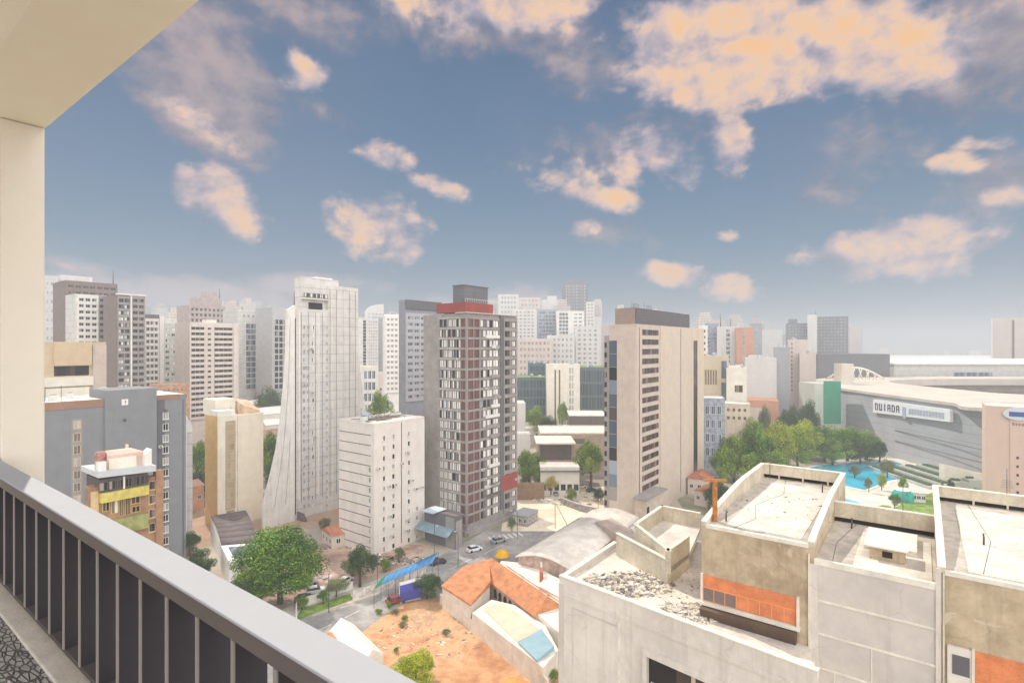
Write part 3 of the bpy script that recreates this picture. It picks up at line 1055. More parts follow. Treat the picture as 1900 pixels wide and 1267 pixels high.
def downpipe(B, face, u, z0, z1, out=.1):
    MB().tube([(u, -out, z0), (u, -out, z1)] if face == 'R' else [(-out, u, z0), (-out, u, z1)], .09, 5).build('drain_pipe', GREYD, B.root)

def mast(B, u, v, z0, z1, name='antenna', r=.12):
    MB().tube([(u, v, z0), (u, v, z1)], r, 6, r2=r * .4).build(name, STEEL, B.root)


def topbox(B, x0, x1, y0, y1, z0, z1, mat, name='plant_room'):
    q = MB().box(x0, x1, y0, y1, z0, z1)
    return q.build(name, mat, B.root)


# grey apartment block with brown roof trim, left foreground
B = Bld('grey_apartment_block', 'blue grey rendered apartment block with terracotta roof trim behind the handrail', 'building', None, 55, 345, 114, 740, GREYW, L=16, parapet=0, roof=ROOFC, z=41.6)
u1, u2 = B.t('R', 193), B.t('R', 288)
zt = B.H
B.slab('raised_wall', 'R', u1, u2, 0, zt + 2.0, .9, GREYW, inn=10)
B.slab('roof_trim', 'R', -.1, u1 - .003, zt - 1.6, zt + .1, .12, TERRA, inn=.25)
B.slab('roof_trim', 'R', u2 + .003, B.W - 1.5, zt - 1.0, zt + .1, .12, TERRA, inn=.25)
B.slab('wall_strip', 'R', u2 + .004, u2 + (B.W - u2) * .30, 2, zt - 1.05, .06, GREYD)
uw = B.t('R', 143)
for k in range(9):
    B.win('R', uw, zt - 5.2 - k * 2.75, 1.3, 1.9, G_BROWN if k % 3 else G_SHUT, TAN, 1, False)
B.slab('window_surround', 'R', uw - 1.0, uw + 1.0, zt - 5.2 - 8 * 2.75 - 1.6, zt - 3.9, .03, TAUPE)
uw = B.t('R', 307)
for k in range(13):
    B.win('R', uw, zt - 5.0 - k * 2.8, 1.25, 1.75, G_DARK if k % 2 else G_PALE, FRAME, 1, True, .07)
B.slab('number_sign', 'R', B.t('R', 223), B.t('R', 235), B.z('R', 229, 751), B.z('R', 229, 740), .98, WHITE)
B.done()
clutter(B, zt + .05, 1, 3, 3)
facade_acs(B, 'R', uw - 2, uw - 1.2, 4, zt - 6, 6, 4)
downpipe(B, 'R', B.W - .7, 1, zt - 1.2)
# the numeral on the sign
sg = M('sign_black', S(50, 50, 54))
q = MB(); un = B.t('R', 230); zn = B.z('R', 229, 745.5)
q.box(un - .06, un + .06, -.995, -.982, zn - .42, zn + .42); q.box(un - .22, un - .06, -.995, -.982, zn + .18, zn + .30)
B.part('number', q, sg)
MB().box(B.t('R', 229), B.t('R', 234), -1.6, -.91, B.z('R', 231, 838), B.z('R', 231, 823)).build('vent_hood', WHITE, B.root)
MB().tube([(B.t('R', 228), -1.3, B.z('R', 229, 779)), (B.t('R', 228), -.9, B.z('R', 229, 777))], .35, 8).build('wall_lamp', GREYD, B.root)
MB().tube([(B.t('R', 307), -.4, B.z('R', 307, 762)), (B.t('R', 307), 0, B.z('R', 307, 762))], .4, 8).build('wall_lamp', GREYD, B.root)

# white narrow building with sloping roof beside it
B = Bld('narrow_white_building', 'narrow white windowless building with sloping roof beside grey apartment block', 'building', None, 331, 357, 146, 790, WHITE, L=14, body=False, z=32)
q = MB().vprism([(0, 0), (B.W, 0), (B.W, B.z('R', 357, 792)), (B.W * .85, B.z('R', 354, 783)), (B.W * .35, B.z('R', 342, 762)), (0, B.z('R', 336, 745))], 0, 14)
B.part('wall', q, WHITE)
B.slab('corner_strip', 'R', B.W * .62, B.W, 0, B.z('R', 357, 800), .05, PALE)

# small yellow and brown building with white attic, closer
B = Bld('yellow_balcony_building', 'small brown building with yellow balcony band and crooked white attic in front of grey block', 'building', 158, 166, 302, 88, 905, M('brown_render', S(165, 128, 100), var=.14, scale=.5, streak=.3), parapet=.4, roof=PALE)
H = B.H
u = lambda px: B.t('R', px)
z = lambda px, py: B.z('R', px, py)
B.slab('glazed_storey', 'R', u(183), u(272), z(230, 905), z(230, 882), .5, FRAMED, inn=6)
for i in range(6):
    uu = u(183) + (u(272) - u(183)) * (i + .5) / 6
    B.win('R', uu, (z(230, 905) + z(230, 882)) / 2 - .1, 1.45, 1.5, G_DARK, FRAMED, 1, False, .5, 'window')
MB().box(u(226), u(229), -.75, -.505, z(230, 905), z(230, 882)).build('white_post', WHITE, B.root)
MB().prism([(u(176), -1.5), (u(284), -1.3), (u(286), 7), (u(176), 7)], [z(178, 884), z(284, 872), z(284, 872) , z(178, 884)], [z(178, 874), z(284, 861), z(284, 862), z(178, 874)]).build('roof_slab', M('zinc_roof', S(196, 200, 202), rough=.5, var=.04), B.root)
MB().prism([(u(200), .4), (u(268), .4), (u(266), 6), (u(202), 6)], z(230, 872), [z(200, 846), z(262, 838), z(262, 838), z(200, 846)]).build('attic_wall', M('rosy_render', S(214, 182, 168), var=.1), B.root)
MB().prism([(u(203), .2), (u(254), .2), (u(254), .398), (u(203), .398)], z(230, 870), [z(203, 852), z(254, 845), z(254, 845), z(203, 852)]).build('attic_panel', CREAM, B.root)
MB().lathe([(.75, z(190, 872)), (.8, z(190, 850)), (.95, z(190, 846)), (.6, z(190, 839)), (.0, z(190, 838))], 12, c=(u(191), 1.2)).build('chimney', M('brick_chimney', S(178, 130, 118), var=.2, scale=2), B.root)
MB().prism([(u(181), -.4), (u(196), -.4), (u(194), 1), (u(181), 1)], z(190, 876), z(190, 856)).build('attic_wall', WHITE, B.root)
MB().prism([(u(266), -.6), (u(279), -.6), (u(277), 1.2), (u(266), 1.2)], z(272, 870), [z(268, 842), z(277, 832), z(277, 832), z(268, 842)]).build('attic_wall', WHITE, B.root)
B.slab('balcony_front', 'R', u(184), u(272), z(230, 923), z(230, 906), 1.1, M('yellow_paint', S(204, 190, 104), var=.12, scale=.6, streak=.3))
B.slab('balcony_front', 'R', u(200), u(272), z(240, 984), z(240, 957), .9, M('mossy_yellow', S(150, 152, 98), var=.2, scale=.8, streak=.3))
for (a_, b_, y0, y1, g) in ((190, 203, 948, 925, G_DARK), (206, 219, 952, 922, G_SHUT), (221, 228, 956, 918, G_DARK), (233, 241, 954, 916, G_DARK), (243, 260, 934, 914, G_BROWN), (244, 260, 950, 938, G_DARK)):
    m_ = (a_ + b_) / 2
    B.win('R', u(m_), (z(m_, y0) + z(m_, y1)) / 2, u(b_) - u(a_), z(m_, y1) - z(m_, y0), g, M('olive_frame', S(196, 172, 112)), 1, False, .02)
B.slab('wall_panel', 'R', u(168), u(183), 2, z(175, 912), .06, M('ochre_render', S(208, 180, 138), var=.12))
for k in range(4):
    B.win('R', u(282), z(282, 900 + k * 26), 1.0, 1.5, G_BROWN, TAN, 0, True)
B.slab('rounded_corner', 'R', u(288), u(302), 0, z(295, 872), .35, M('brown_render', None) if False else MATS['brown_render'], inn=1)
B.done()

# tan low office left
B = Bld('tan_stepped_building', 'tan stepped building with long dark window band above the grey block', 'building', None, 70, 196, 172, 634, TAN, L=18, parapet=.5)
B.slab('window_band', 'R', B.t('R', 100), B.t('R', 165), B.z('R', 130, 697), B.z('R', 130, 679), .05, G_DARK)
B.slab('ledge', 'R', -.2, B.t('R', 172), B.z('R', 130, 716), B.z('R', 130, 699), .9, CREAM)
B.slab('ledge', 'R', -.2, B.t('R', 165), B.z('R', 130, 735), B.z('R', 130, 719), .9, CREAM)
B.slab('side_bay', 'R', B.t('R', 171), B.W + .1, 20, B.H - 1, .5, BEIGE)
B.grid('R', B.t('R', 174), B.W - .3, B.z('R', 180, 745), B.z('R', 180, 640), 1, 6, .6, .45, G_BROWN)
B.slab('fascia', 'R', B.t('R', 99), B.t('R', 168), B.z('R', 130, 678), B.z('R', 130, 636), 1.4, M('tan_fascia', S(206, 182, 150), var=.05))
B.done()

# left group of tall residential towers
B = Bld('tall_brown_tower', 'tall brownish residential tower with plain side wall and antenna', 'building', 98, 122, 217, 300, 520, BROWNG, parapet=1.4, roof=PALE)
B.grid('R', .5, B.W - .3, B.z('R', 170, 690), B.z('R', 170, 528), 7, 14, .7, .45, G_BROWN, TAUPE, relief=.6, rm=BROWNG)
topbox(B, -1, B.W * .55, 4, 10, B.H, B.H + 3.2, PALE)
mast(B, B.W * .96, 3, B.H - 1, B.H + 8, r=.35)
B.done()
B = Bld('white_framed_tower', 'pale framed residential tower with rows of brown windows in front of brown tower', 'building', None, 140, 216, 268, 545, PALE, L=16, parapet=.8)
B.grid('R', 1.0, B.W * .52, B.z('R', 180, 720), B.z('R', 180, 552), 3, 15, .75, .5, G_DARK, FRAME, relief=.7, rm=WHITE)
B.grid('R', B.W * .56, B.W - .4, B.z('R', 200, 720), B.z('R', 200, 552), 2, 15, .8, .5, G_BROWN, FRAMED, relief=.35, rm=TAUPE)
B.done()
B = Bld('dark_balcony_tower', 'dark residential tower with two columns of wide windows and white spine', 'building', None, 216, 269, 262, 546, BROWNG, L=18, parapet=.9)
B.grid('R', .6, B.W * .46, B.z('R', 230, 722), B.z('R', 230, 552), 2, 15, .85, .6, G_MIX, FRAMED, relief=.5, rm=TAUPE)
B.grid('R', B.W * .53, B.W - .4, B.z('R', 255, 722), B.z('R', 255, 552), 2, 15, .8, .5, G_BROWN, FRAMED, relief=.5, rm=TAUPE)
B.slab('spine', 'R', B.W * .47, B.W * .52, 0, B.H, .9, WHITE)
B.slab('cornice', 'R', -.3, B.W + .2, B.H - .2, B.H + .5, .9, WHITE)
B.done()
B = Bld('pale_slab_tower', 'pale hazy slab tower at the edge of the pillar', 'building', None, 80, 119, 430, 510, M('pale_blue_paint', S(206, 206, 206), var=.05, streak=.2, lines=3.2), L=20)
B.grid('R', B.W * .1, B.W * .9, 20, B.H - 3, 4, 12, .5, .4, G_PALE)
B.done()
B = Bld('white_apartment_block', 'white apartment block with dark loggias between the dark tower and beige block', 'building', None, 268, 303, 300, 588, WHITE, L=16, parapet=.7)
B.grid('R', .6, B.W * .72, B.z('R', 285, 730), B.z('R', 285, 594), 3, 12, .8, .6, G_DARK, FRAME, relief=.5, rm=WHITE)
B.slab('stair_wall', 'R', B.W * .78, B.W, 0, B.H + .8, .8, WHITE)
B.slab('roof_band', 'R', 0, B.W * .76, B.H - .6, B.H + 1.5, .4, GREYD)
B.done()
B = Bld('greenish_grey_block', 'pale grey green apartment block with scattered windows left of beige block', 'building', None, 302, 350, 330, 600, M('grey_green_paint', S(196, 198, 188), var=.08, streak=.2), L=16)
B.grid('R', .8, B.W - .6, B.z('R', 325, 720), B.z('R', 325, 606), 4, 11, .6, .5, G_MIX, FRAME, relief=.4, skip=.1)
topbox(B, 2, 9, 3, 9, B.H, B.H + 3, PALE)
B.done()
B = Bld('brick_low_house', 'low salmon brick house block below the grey green apartments', 'building', None, 298, 352, 235, 714, M('salmon_brick', S(200, 156, 132), var=.15, scale=.6, streak=.2), L=12, parapet=.4, roof=TERRA)
B.grid('R', .6, B.W - .6, B.H - 7, B.H - 1, 6, 2, .4, .4, G_BROWN, TAN)
B.done()
B = Bld('beige_apartment_tower', 'pinkish beige apartment tower with curved balcony rows and dark windows', 'building', None, 351, 441, 298, 598, M('pink_cream_paint', S(222, 208, 198), var=.05, streak=.1), L=18, parapet=.9)
zt0 = B.z('R', 395, 605)
nf = 17
B.grid('R', .8, B.W * .30, zt0 - nf * 3.0, zt0, 3, nf, .9, .5, G_BROWN, FRAMED, relief=.9, rm=MATS['pink_cream_paint'], piers=False)
B.grid('R', B.W * .36, B.W * .44, zt0 - nf * 3.0, zt0, 1, nf, .8, .4, G_BROWN, FRAMED)
B.grid('R', B.W * .50, B.W * .88, zt0 - nf * 3.0, zt0, 4, nf, .92, .5, G_BROWN, FRAMED, relief=.9, rm=MATS['pink_cream_paint'], piers=False)
B.slab('end_wall', 'R', -.1, .7, 0, B.H, 1.0, MATS['pink_cream_paint'])
B.slab('end_wall', 'R', B.W * .89, B.W, 0, B.H, 1.0, MATS['pink_cream_paint'])
topbox(B, B.W * .4, B.W * .6, 3, 9, B.H - .9, B.H + 2, CREAM)
B.done(120)
B = Bld('stepped_rosy_tower', 'rosy tower with stepped top rising behind the beige apartment tower', 'building', None, 350, 418, 430, 566, M('rosy_grey_paint', S(186, 168, 164), var=.1, streak=.2), L=22)
B.grid('R', 1, B.W - 1, B.H - 18, B.H - 1, 8, 4, .5, .5, G_BROWN, FRAMED, relief=.5)
topbox(B, B.W * .25, B.W * .95, 3, 14, B.H - 1, B.H + 7, MATS['rosy_grey_paint'], 'upper_tier')
topbox(B, B.W * .5, B.W * .85, 5, 12, B.H + 7, B.H + 12, MATS['rosy_grey_paint'], 'crown')
mast(B, B.W * .93, 6, B.H + 6, B.H + 16, r=.4)
B.done()
B = Bld('pale_twin_tower', 'pale tower with one dark window strip right of the beige apartment tower', 'building', None, 441, 506, 350, 574, PALE, L=20)
B.grid('R', B.W * .22, B.W * .50, B.z('R', 467, 722), B.z('R', 467, 600), 2, 12, .9, .8, G_BLUE, FRAMED, relief=.3, rm=PALE)
B.slab('plain_pier', 'R', B.W * .52, B.W * .8, 0, B.H - 2, 1.2, WHITE)
B.grid('R', B.W * .1, B.W * .9, B.H - 6, B.H - 2, 6, 1, .5, .5, G_PALE)
B.done()
B = Bld('grey_strip_tower', 'pale grey tower with twin dark glass strips next to tall white tower', 'building', None, 505, 560, 340, 570, M('cool_grey_paint', S(190, 188, 188), var=.06, streak=.2), L=20)
B.grid('R', B.W * .06, B.W * .5, B.z('R', 520, 722), B.z('R', 520, 592), 3, 12, .8, .78, G_DARK, STEEL, relief=.4, rm=MATS['cool_grey_paint'])
B.done()

# tall white tower with flared buttresses
FLARE = M('curved_white_render', S(228, 224, 218), var=.06, scale=.3, streak=.35, lines=None)
B = Bld('tall_white_tower', 'tallest white tower with flared curving buttresses and dark mast', 'building', 528, 546, 663, 168, 572, PALE, parapet=.6)
zz = lambda px, py: B.z('R', px, py)
uu = lambda px: B.t('R', px)
H = B.H
topbox(B, uu(562), uu(631), .8, B.L - .6, H - .6, zz(600, 517), PALE, 'upper_block')
B.slab('tall_shaft', 'R', uu(608), B.W, 0, zz(640, 533), .5, M('white_grey_concrete', S(216, 212, 206), var=.06, streak=.3, lines=3.0), inn=B.L - .3)
for k in range(8):
    B.win('R', uu(564) + k * (uu(608) - uu(564)) / 8 + .4, zz(590, 549), .9, 1.3, G_MIX, FRAMED, 0, False, .03)
facade_acs(B, 'R', uu(560), uu(585), 8, H - 8, 9, 14)
topbox(B, uu(561), uu(607), -.4, 1.4, zz(585, 556), zz(585, 554), WHITE, 'ledge')
topbox(B, uu(575), uu(600), .5, 3, H, H + 2.2, DARK, 'louvre')
topbox(B, uu(590), uu(622), 1.5, B.L - 1.5, zz(600, 517), zz(600, 514), WHITE, 'roof_box')
prof = [(uu(546), 0), (uu(487), 0), (uu(486), zz(487, 945)), (uu(493), zz(493, 915)), (uu(503), zz(503, 875)), (uu(512), zz(512, 835)), (uu(520), zz(520, 780)), (uu(527), zz(526, 710)), (uu(530), zz(528, 650)), (uu(533), zz(528, 575)), (uu(546), zz(546, 566))]
B.part('buttress', MB().vprism(prof, -.4, .5), FLARE)
for _k, _o in ((.35, 0), (.7, 0)):
    pr2 = [(p[0] + (uu(546) - p[0]) * _k, p[1]) for p in prof[2:10]]
    B.part('buttress_joint', MB().tube([(x, -.42, z) for x, z in pr2], .07, 4), TAUPE)
B.slab('recess_strip', 'R', uu(546) + .05, uu(549), zz(547, 955), zz(547, 590), .06, DARK)
B.slab('corner_fin', 'R', uu(537), uu(545), 0, zz(541, 575), .5, WHITE)
for _k in range(9):
    _u = uu(552) + (B.W - uu(552)) * (_k + .5) / 9
    B.slab('vertical_joint', 'R', _u, _u + .12, 5, H - 1 if _u < uu(608) else zz(640, 540), .56 if _u > uu(608) else .04, GREYD)
mast(B, uu(547), .3, H, H + 5.5, 'mast', .2)
prof = [(B.W + .02, 0), (B.W + 4, 0), (uu(684), zz(680, 800)), (uu(679), zz(680, 745)), (uu(672), zz(672, 700)), (uu(667), zz(667, 650)), (uu(664.6), zz(664, 590)), (B.W + .02, zz(664, 585))]
B.part('buttress', MB().vprism(prof, .6, 3), FLARE)
B.grid('R', uu(560), uu(576), zz(570, 945), zz(570, 600), 2, 23, .55, .5, G_PALE, PALE, skip=.1)
B.grid('R', uu(577), uu(584), zz(580, 945), zz(580, 600), 1, 23, .6, .5, G_MIX, FRAME, skip=.25)
B.grid('R', uu(603), uu(609), zz(606, 945), zz(606, 600), 1, 23, .5, .4, G_PALE, PALE)
B.slab('rib', 'R', uu(553), uu(556), 6, H - 1, .35, WHITE)
B.slab('rib', 'R', uu(590), uu(592), 6, H - 1, .3, WHITE)
for pxx in (616, 632, 648):
    B.slab('rib', 'R', uu(pxx), uu(pxx + 2), 6, zz(640, 545), .75, PALE)
q = MB().vprism([(uu(551), zz(551, 985)), (uu(551), zz(551, 948)), (uu(556), zz(556, 962)), (uu(572), zz(572, 969)), (uu(600), zz(600, 967)), (uu(628), zz(628, 958)), (uu(634), zz(634, 956)), (uu(640), zz(636, 966)), (uu(640), zz(636, 985))], -4, -.02)
B.part('dark_canopy', q, ROOFD)
B.done(100)

# white slab block with wing
B = Bld('white_corner_block', 'white block with horizontal grooves on one side and tiny windows, junk on roof', 'building', 629, 694, 787, 139, 786, M('block_white_paint', S(222, 214, 206), var=.04, scale=.3, streak=.15), parapet=.5, roof=PALE)
BW = MATS['block_white_paint']
for k in range(13):
    B.slab('groove', 'L', 1.2, B.L - .2, B.H - 3.2 - k * 2.62, B.H - 3.0 - k * 2.62, .035, GREYD)
for k in range(12):
    zk = B.H - 4.1 - k * 2.62
    B.win('R', B.W * .18, zk, .7, 1.3, G_PALE if k % 2 else G_DARK, FRAME, 0, True)
    B.win('R', B.W * .36, zk, .9, 1.3, G_DARK if k % 3 else G_PALE, FRAME, 0, True)
    B.win('R', B.W * .67, zk, .8, 1.3, G_DARK if k % 2 else G_PALE, FRAME, 0, True)
    if k > 7:
        B.win('R', B.W * .84, zk, .8, 1.2, G_PALE, FRAME, 0, True)
for k in range(3, 12):
    B.win('L', 1.6, B.H - 4.1 - k * 2.62, .9, 1.3, G_PALE, FRAME, 0, False)
q = MB()
random.seed(3)
for k in range(30):
    x0, y0 = random.uniform(.6, B.W - 5), random.uniform(4, B.L - 3)
    ln = random.uniform(2, 6)
    a_ = random.uniform(-.5, .6)
    q.tube([(x0, y0, B.H - .3 + random.random() * .5), (x0 + ln * math.cos(a_), y0 + ln * math.sin(a_), B.H - .2 + random.random() * .6)], .1, 4)
kind(B.part('roof_debris', q, BROWNG), 'stuff')
MB().prism([(B.W * .15, 1.5), (B.W * .85, 2), (B.W * .8, 7), (B.W * .2, 8)], B.H - .44, B.H - .2).build('roof_sheet', CREAM, B.root)
clutter(B, B.H - .4, 1, 3, 4)
facade_acs(B, 'R', 1, B.W - 1, 4, B.H - 5, 14, 3, 2.62)
downpipe(B, 'R', B.W * .52, 1, B.H - .6)
B.slab('corner_edge', 'R', B.W - .25, B.W + .05, 0, B.H + .1, .06, WHITE)
B.done()

# blue-grey tower behind the red one
B = Bld('blue_grey_tower', 'blue grey tower with hazy window rows behind the red banded tower', 'building', 740, 752, 818, 205, 556, M('blue_grey_paint', S(150, 152, 160), var=.06, streak=.2), parapet=.6, roof=GREYD)
B.grid('R', .6, B.W - 1.5, B.z('R', 780, 740), B.z('R', 780, 585), 5, 13, .7, .5, G_BLUE, PALE, relief=.35, rm=M('light_blue_grey', S(182, 182, 186), var=.05))
B.slab('roof_band', 'R', -.1, B.W + .1, B.z('R', 780, 575), B.H + .05, .45, GREYD)
B.done()

# red banded patchwork tower
TW = M('patchwork_frame', S(158, 152, 150), var=.10, scale=.5, streak=.25)
B = Bld('red_banded_tower', 'grey patchwork tower with maroon corner column and red roof band', 'building', 786, 866, 958, 154, 581, TW, parapet=.6, roof=GREYD)
H = B.H
tl = lambda px: B.t('L', px)
tr = lambda px: B.t('R', px)
nf = 20
z1 = H - 1.2
z0 = B.z('R', 900, 962)
B.grid('L', 2.2, tl(816), z0, z1, 5, nf, .92, .78, G_SHUT, FRAMED, mull=1, relief=.25, rm=M('pale_grey_frame', S(176, 168, 162), var=.08, streak=.2))
B.grid('L', .15, 2.1, z0, z1, 1, nf, .9, .78, G_RED, FRAMED, mull=1, relief=.25, rm=TAUPE, name='maroon_panel')
B.grid('R', .15, tr(889), z0, z1, 2, nf, .9, .78, G_RED, FRAMED, mull=0, relief=.25, rm=TAUPE, name='maroon_panel')
B.grid('R', tr(890), tr(925), z0, z1, 3, nf, .9, .74, G_SHUT, FRAMED, mull=1, relief=.25, rm=TAUPE)
B.grid('R', tr(934), B.W - .3, z0, z1, 2, nf, .8, .62, G_MIX, FRAMED, mull=1, relief=.35, rm=TAUPE)
B.slab('dark_spine', 'R', tr(926), tr(933), 4, H, .5, GREYD)
B.slab('red_panel', 'R', tr(928), B.W - .1, B.z('R', 943, 907), B.z('R', 943, 879), .55, RUST)
B.slab('plain_wall', 'L', tl(815), B.L - .05, 0, H - 3, .12, TAUPE)
B.slab('roof_lip', 'R', -.6, B.W + .4, H + .05, H + .3, .6, PALE, inn=4)
MB().box(-.3, tr(916), .2, tl(811), H + .31, B.z('R', 870, 561)).build('red_roof_band', RUST, B.root)
zr = B.z('R', 870, 561)
q = MB()
q.box(1.5, tr(917), 2.5, tl(834), H + .3, B.z('R', 870, 528))
B.part('plant_room', q, M('plant_room_grey', S(112, 112, 118), var=.05, lines=1.1))
MB().box(1.3, tr(918), 2.3, tl(833), B.z('R', 870, 528), B.z('R', 870, 526.5)).build('plant_room_cap', GREYD, B.root)
q = MB()
for k in range(16):
    q.tube([(.2 + k * 1.0, .7, zr), (.2 + k * 1.0, .7, zr + 1.1)], .05, 4)
q.box(.1, 15.4, .66, .74, zr + 1.05, zr + 1.13)
kind(B.part('roof_railing', q, FRAME), 'stuff')
facade_acs(B, 'R', tr(892), B.W - 1, z0, z1 - 3, 16, 8, (z1 - z0) / nf)
facade_acs(B, 'L', 2.5, tl(818), z0, z1 - 3, 12, 9, (z1 - z0) / nf)
clutter(B, H + .3, 0, 3, 4)
for k in range(16):
    _f = random.Random(k).random
    zz_ = z0 + (z1 - z0) / nf * random.Random(k * 7).randrange(nf)
    MB().box(*( (tr(892) + (tr(918) - tr(892)) * random.Random(k * 3).random(),) * 1), tr(924), -.75, -.32, zz_ + .1, zz_ + 1.0).build('balcony_box', random.Random(k).choice([FRAME, TAUPE, PALE]), B.root)
B.slab('podium_band', 'R', -.4, B.W + .4, z0 - 6.5, z0 - 1.8, 1.1, TAUPE, inn=2)
B.slab('podium_opening', 'R', 1.5, B.W - .6, z0 - 9.2, z0 - 6.6, .4, DARK)
B.slab('podium_wall', 'L', -.2, 6, 0, z0 - 1.5, .9, TAUPE)
B.done(100)

# dark garage building with blue awning left of the podium
B = Bld('dark_garage_building', 'dark low garage building with sloping blue roof beside the patchwork tower', 'building', 788, 845, 858, 144, 958, GREYD, parapet=.3, roof=ROOFD)
B.slab('grey_door', 'R', .1, B.W - .2, 0, B.H - 1.4, .12, TAUPE)
B.slab('wall_panel', 'L', .3, 3.5, 0, B.H - .5, .1, M('grey_panel', S(150, 146, 142), var=.06))
MB().prism([(-2.6, .5), (-.1, .5), (-.1, 13), (-2.6, 13)], [3.6, 5.2, 5.2, 3.6], [3.75, 5.35, 5.35, 3.75]).build('awning', M('blue_grey_sheet', S(128, 150, 160), var=.1, streak=.2), B.root)
B.slab('side_roof', 'L', 6, B.L - 1, B.H + .1, B.H + .3, 2.4, M('light_blue_sheet', S(186, 198, 206), var=.06), inn=3)
B.done()

# cream building with ochre side, centre left
B = Bld('cream_slab_building', 'cream slab building with ochre side face and brown window column', 'building', 381, 404, 487, 160, 773, CREAM, parapet=.4, roof=CREAM)
B.slab('ochre_face', 'L', .05, B.L - .02, 0, B.H + .1, .10, M('ochre_paint', S(212, 178, 122), var=.06, streak=.1))
B.slab('window_surround', 'R', B.t('R', 437) - 3.0, B.t('R', 437), 5, B.H - 1.6, .05, M('khaki_panel', S(182, 166, 140), var=.08))
for k in range(11):
    B.win('R', B.t('R', 437) - 1.5, B.H - 3.6 - k * 2.85, 2.4, 2.2, glass('brown_blind', [(0, S(176, 156, 130)), (.5, S(190, 172, 146)), (.8, S(160, 140, 116))], .6), TAN, 0, False, .055)
topbox(B, .2, B.W * .38, .4, 5, B.H - .4, B.z('R', 420, 762), WHITE, 'roof_tank_wall')
topbox(B, B.W * .15, B.W * .6, 6, 14, B.H - .4, B.z('R', 420, 744), CREAM, 'roof_house')
MB().prism([(B.W * .62, 1), (B.W * .98, 1), (B.W * .98, 9), (B.W * .62, 9)], B.H - .4, [B.z('R', 470, 752), B.z('R', 480, 762), B.z('R', 480, 745), B.z('R', 460, 742)]).build('roof_wing', M('peach_render', S(222, 190, 162), var=.1), B.root)
B.slab('right_bay', 'R', B.t('R', 440), B.W, 0, B.H - .1, .5, M('warm_cream', S(226, 216, 198), var=.04, streak=.1))
B.done()
clutter(B, B.H - .3, 0, 2, 3)
# its curved dark roof in front
cr = thing('curved_roof_hall', 'long hall with curved dark brown roof and white lower edge below cream slab building', 'hall', (0, 0, 0))
q = MB()
P = [at(391, 957, 150), at(455, 946, 150), at(478, 1004, 131), at(410, 1009, 131)]
n = 8
for i in range(n):
    f0, f1 = i / n, (i + 1) / n
    def pt(f, e):
        a_ = P[0].lerp(P[3], f) if e == 0 else P[1].lerp(P[2], f)
        return (a_.x, a_.y, a_.z + 1.2 * math.sin(math.pi * f))
    q.face([pt(f0, 0), pt(f1, 0), pt(f1, 1), pt(f0, 1)], 0, True)
o = q.build('roof', ROOFD, cr)
so_ = o.modifiers.new('thick', 'SOLIDIFY'); so_.thickness = .4
q = MB().prism([(P[3].x, P[3].y), (P[2].x, P[2].y), (P[1].x, P[1].y), (P[0].x, P[0].y)], 0, [P[3].z - .5, P[2].z - .5, P[1].z - .5, P[0].z - .5])
q.build('wall', WHITE, cr)
P2 = [at(410, 1012, 130.6), at(480, 1006, 130.6), at(500, 1035, 122), at(425, 1042, 122)]
MB().prism([(p.x, p.y) for p in P2][::-1], [P2[k].z - .5 for k in (3, 2, 1, 0)], [P2[k].z for k in (3, 2, 1, 0)]).build('porch_roof', WHITE, cr)
MB().prism([(p.x, p.y) for p in P2][::-1], 0, [P2[k].z - .51 for k in (3, 2, 1, 0)]).build('porch_wall', WHITE, cr)
c_ = sum(P2, Vector()) / 4
P3 = [c_ + (p - c_) * .68 for p in P2]
MB().prism([(p.x, p.y) for p in P3][::-1], [P3[k].z for k in (3, 2, 1, 0)], [P3[k].z + .12 for k in (3, 2, 1, 0)]).build('skylight', G_BLUE, cr)

# beige tower on the right of centre
B = Bld('beige_office_tower', 'beige office tower with one column of wide dark windows and dark plant room', 'building', 1131, 1181, 1305, 164, 601, BEIGE, parapet=.5, roof=ROOFC)
H = B.H
nf = 18
zt1 = B.z('R', 1207, 617)
for k in range(19):
    B.win('R', B.t('R', 1207), zt1 - k * 3.0, B.t('R', 1222) - B.t('R', 1192), 1.75, G_BROWN, BROWNG, 3, False)
B.slab('facade_bay', 'R', B.t('R', 1224), B.W * .76, 0, H - .05, .35, M('beige_light', S(206, 190, 174), var=.04, streak=.08))
B.slab('facade_bay', 'R', B.W * .772, B.W + .15, 0, H - .3, .18, M('beige_warm', S(210, 192, 172), var=.04, streak=.08))
B.slab('glass_strip', 'R', B.t('R', 1286), B.t('R', 1293), B.z('R', 1290, 940), B.z('R', 1290, 632), .24, G_DARK)
B.slab('stair_wing', 'L', .4, B.L + .02, 0, B.z('L', 1160, 621), .5, BEIGE)
tL = lambda px: B.t('L', px)
for k in range(12):
    za, zb = 6 + k * (B.z('L', 1139, 632) - 6) / 12, 6 + (k + 1) * (B.z('L', 1139, 632) - 6) / 12
    MB().box(-.56, 0, tL(1146), tL(1132), za + .12, zb).build('glazing', G_BLUE if k % 3 else G_DARK, B.root)
B.slab('corner_pier', 'L', tL(1131) - .1, B.L + 1.4, 0, B.z('L', 1128, 623), .8, TAUPE)
for k in range(18):
    B.win('L', B.L + .9, B.z('L', 1128, 640 + k * 18.2), .8, 1.5, G_DARK, FRAMED, 0, True, .8)
zm = B.z('R', 1230, 577)
topbox(B, .3, B.t('R', 1281), .3, tL(1150), H + .01, zm, M('plant_room_dark', S(104, 98, 102), var=.05, lines=.9))
B.slab('plant_room_side', 'L', .5, tL(1141), B.z('L', 1160, 621), zm - .1, -.1, M('plant_room_brown', S(158, 138, 126), var=.05, lines=.9), inn=.12)
topbox(B, .35, 12, tL(1149), tL(1141), B.z('L', 1160, 621) - 1, zm - .12, MATS['plant_room_brown'])
q = MB()
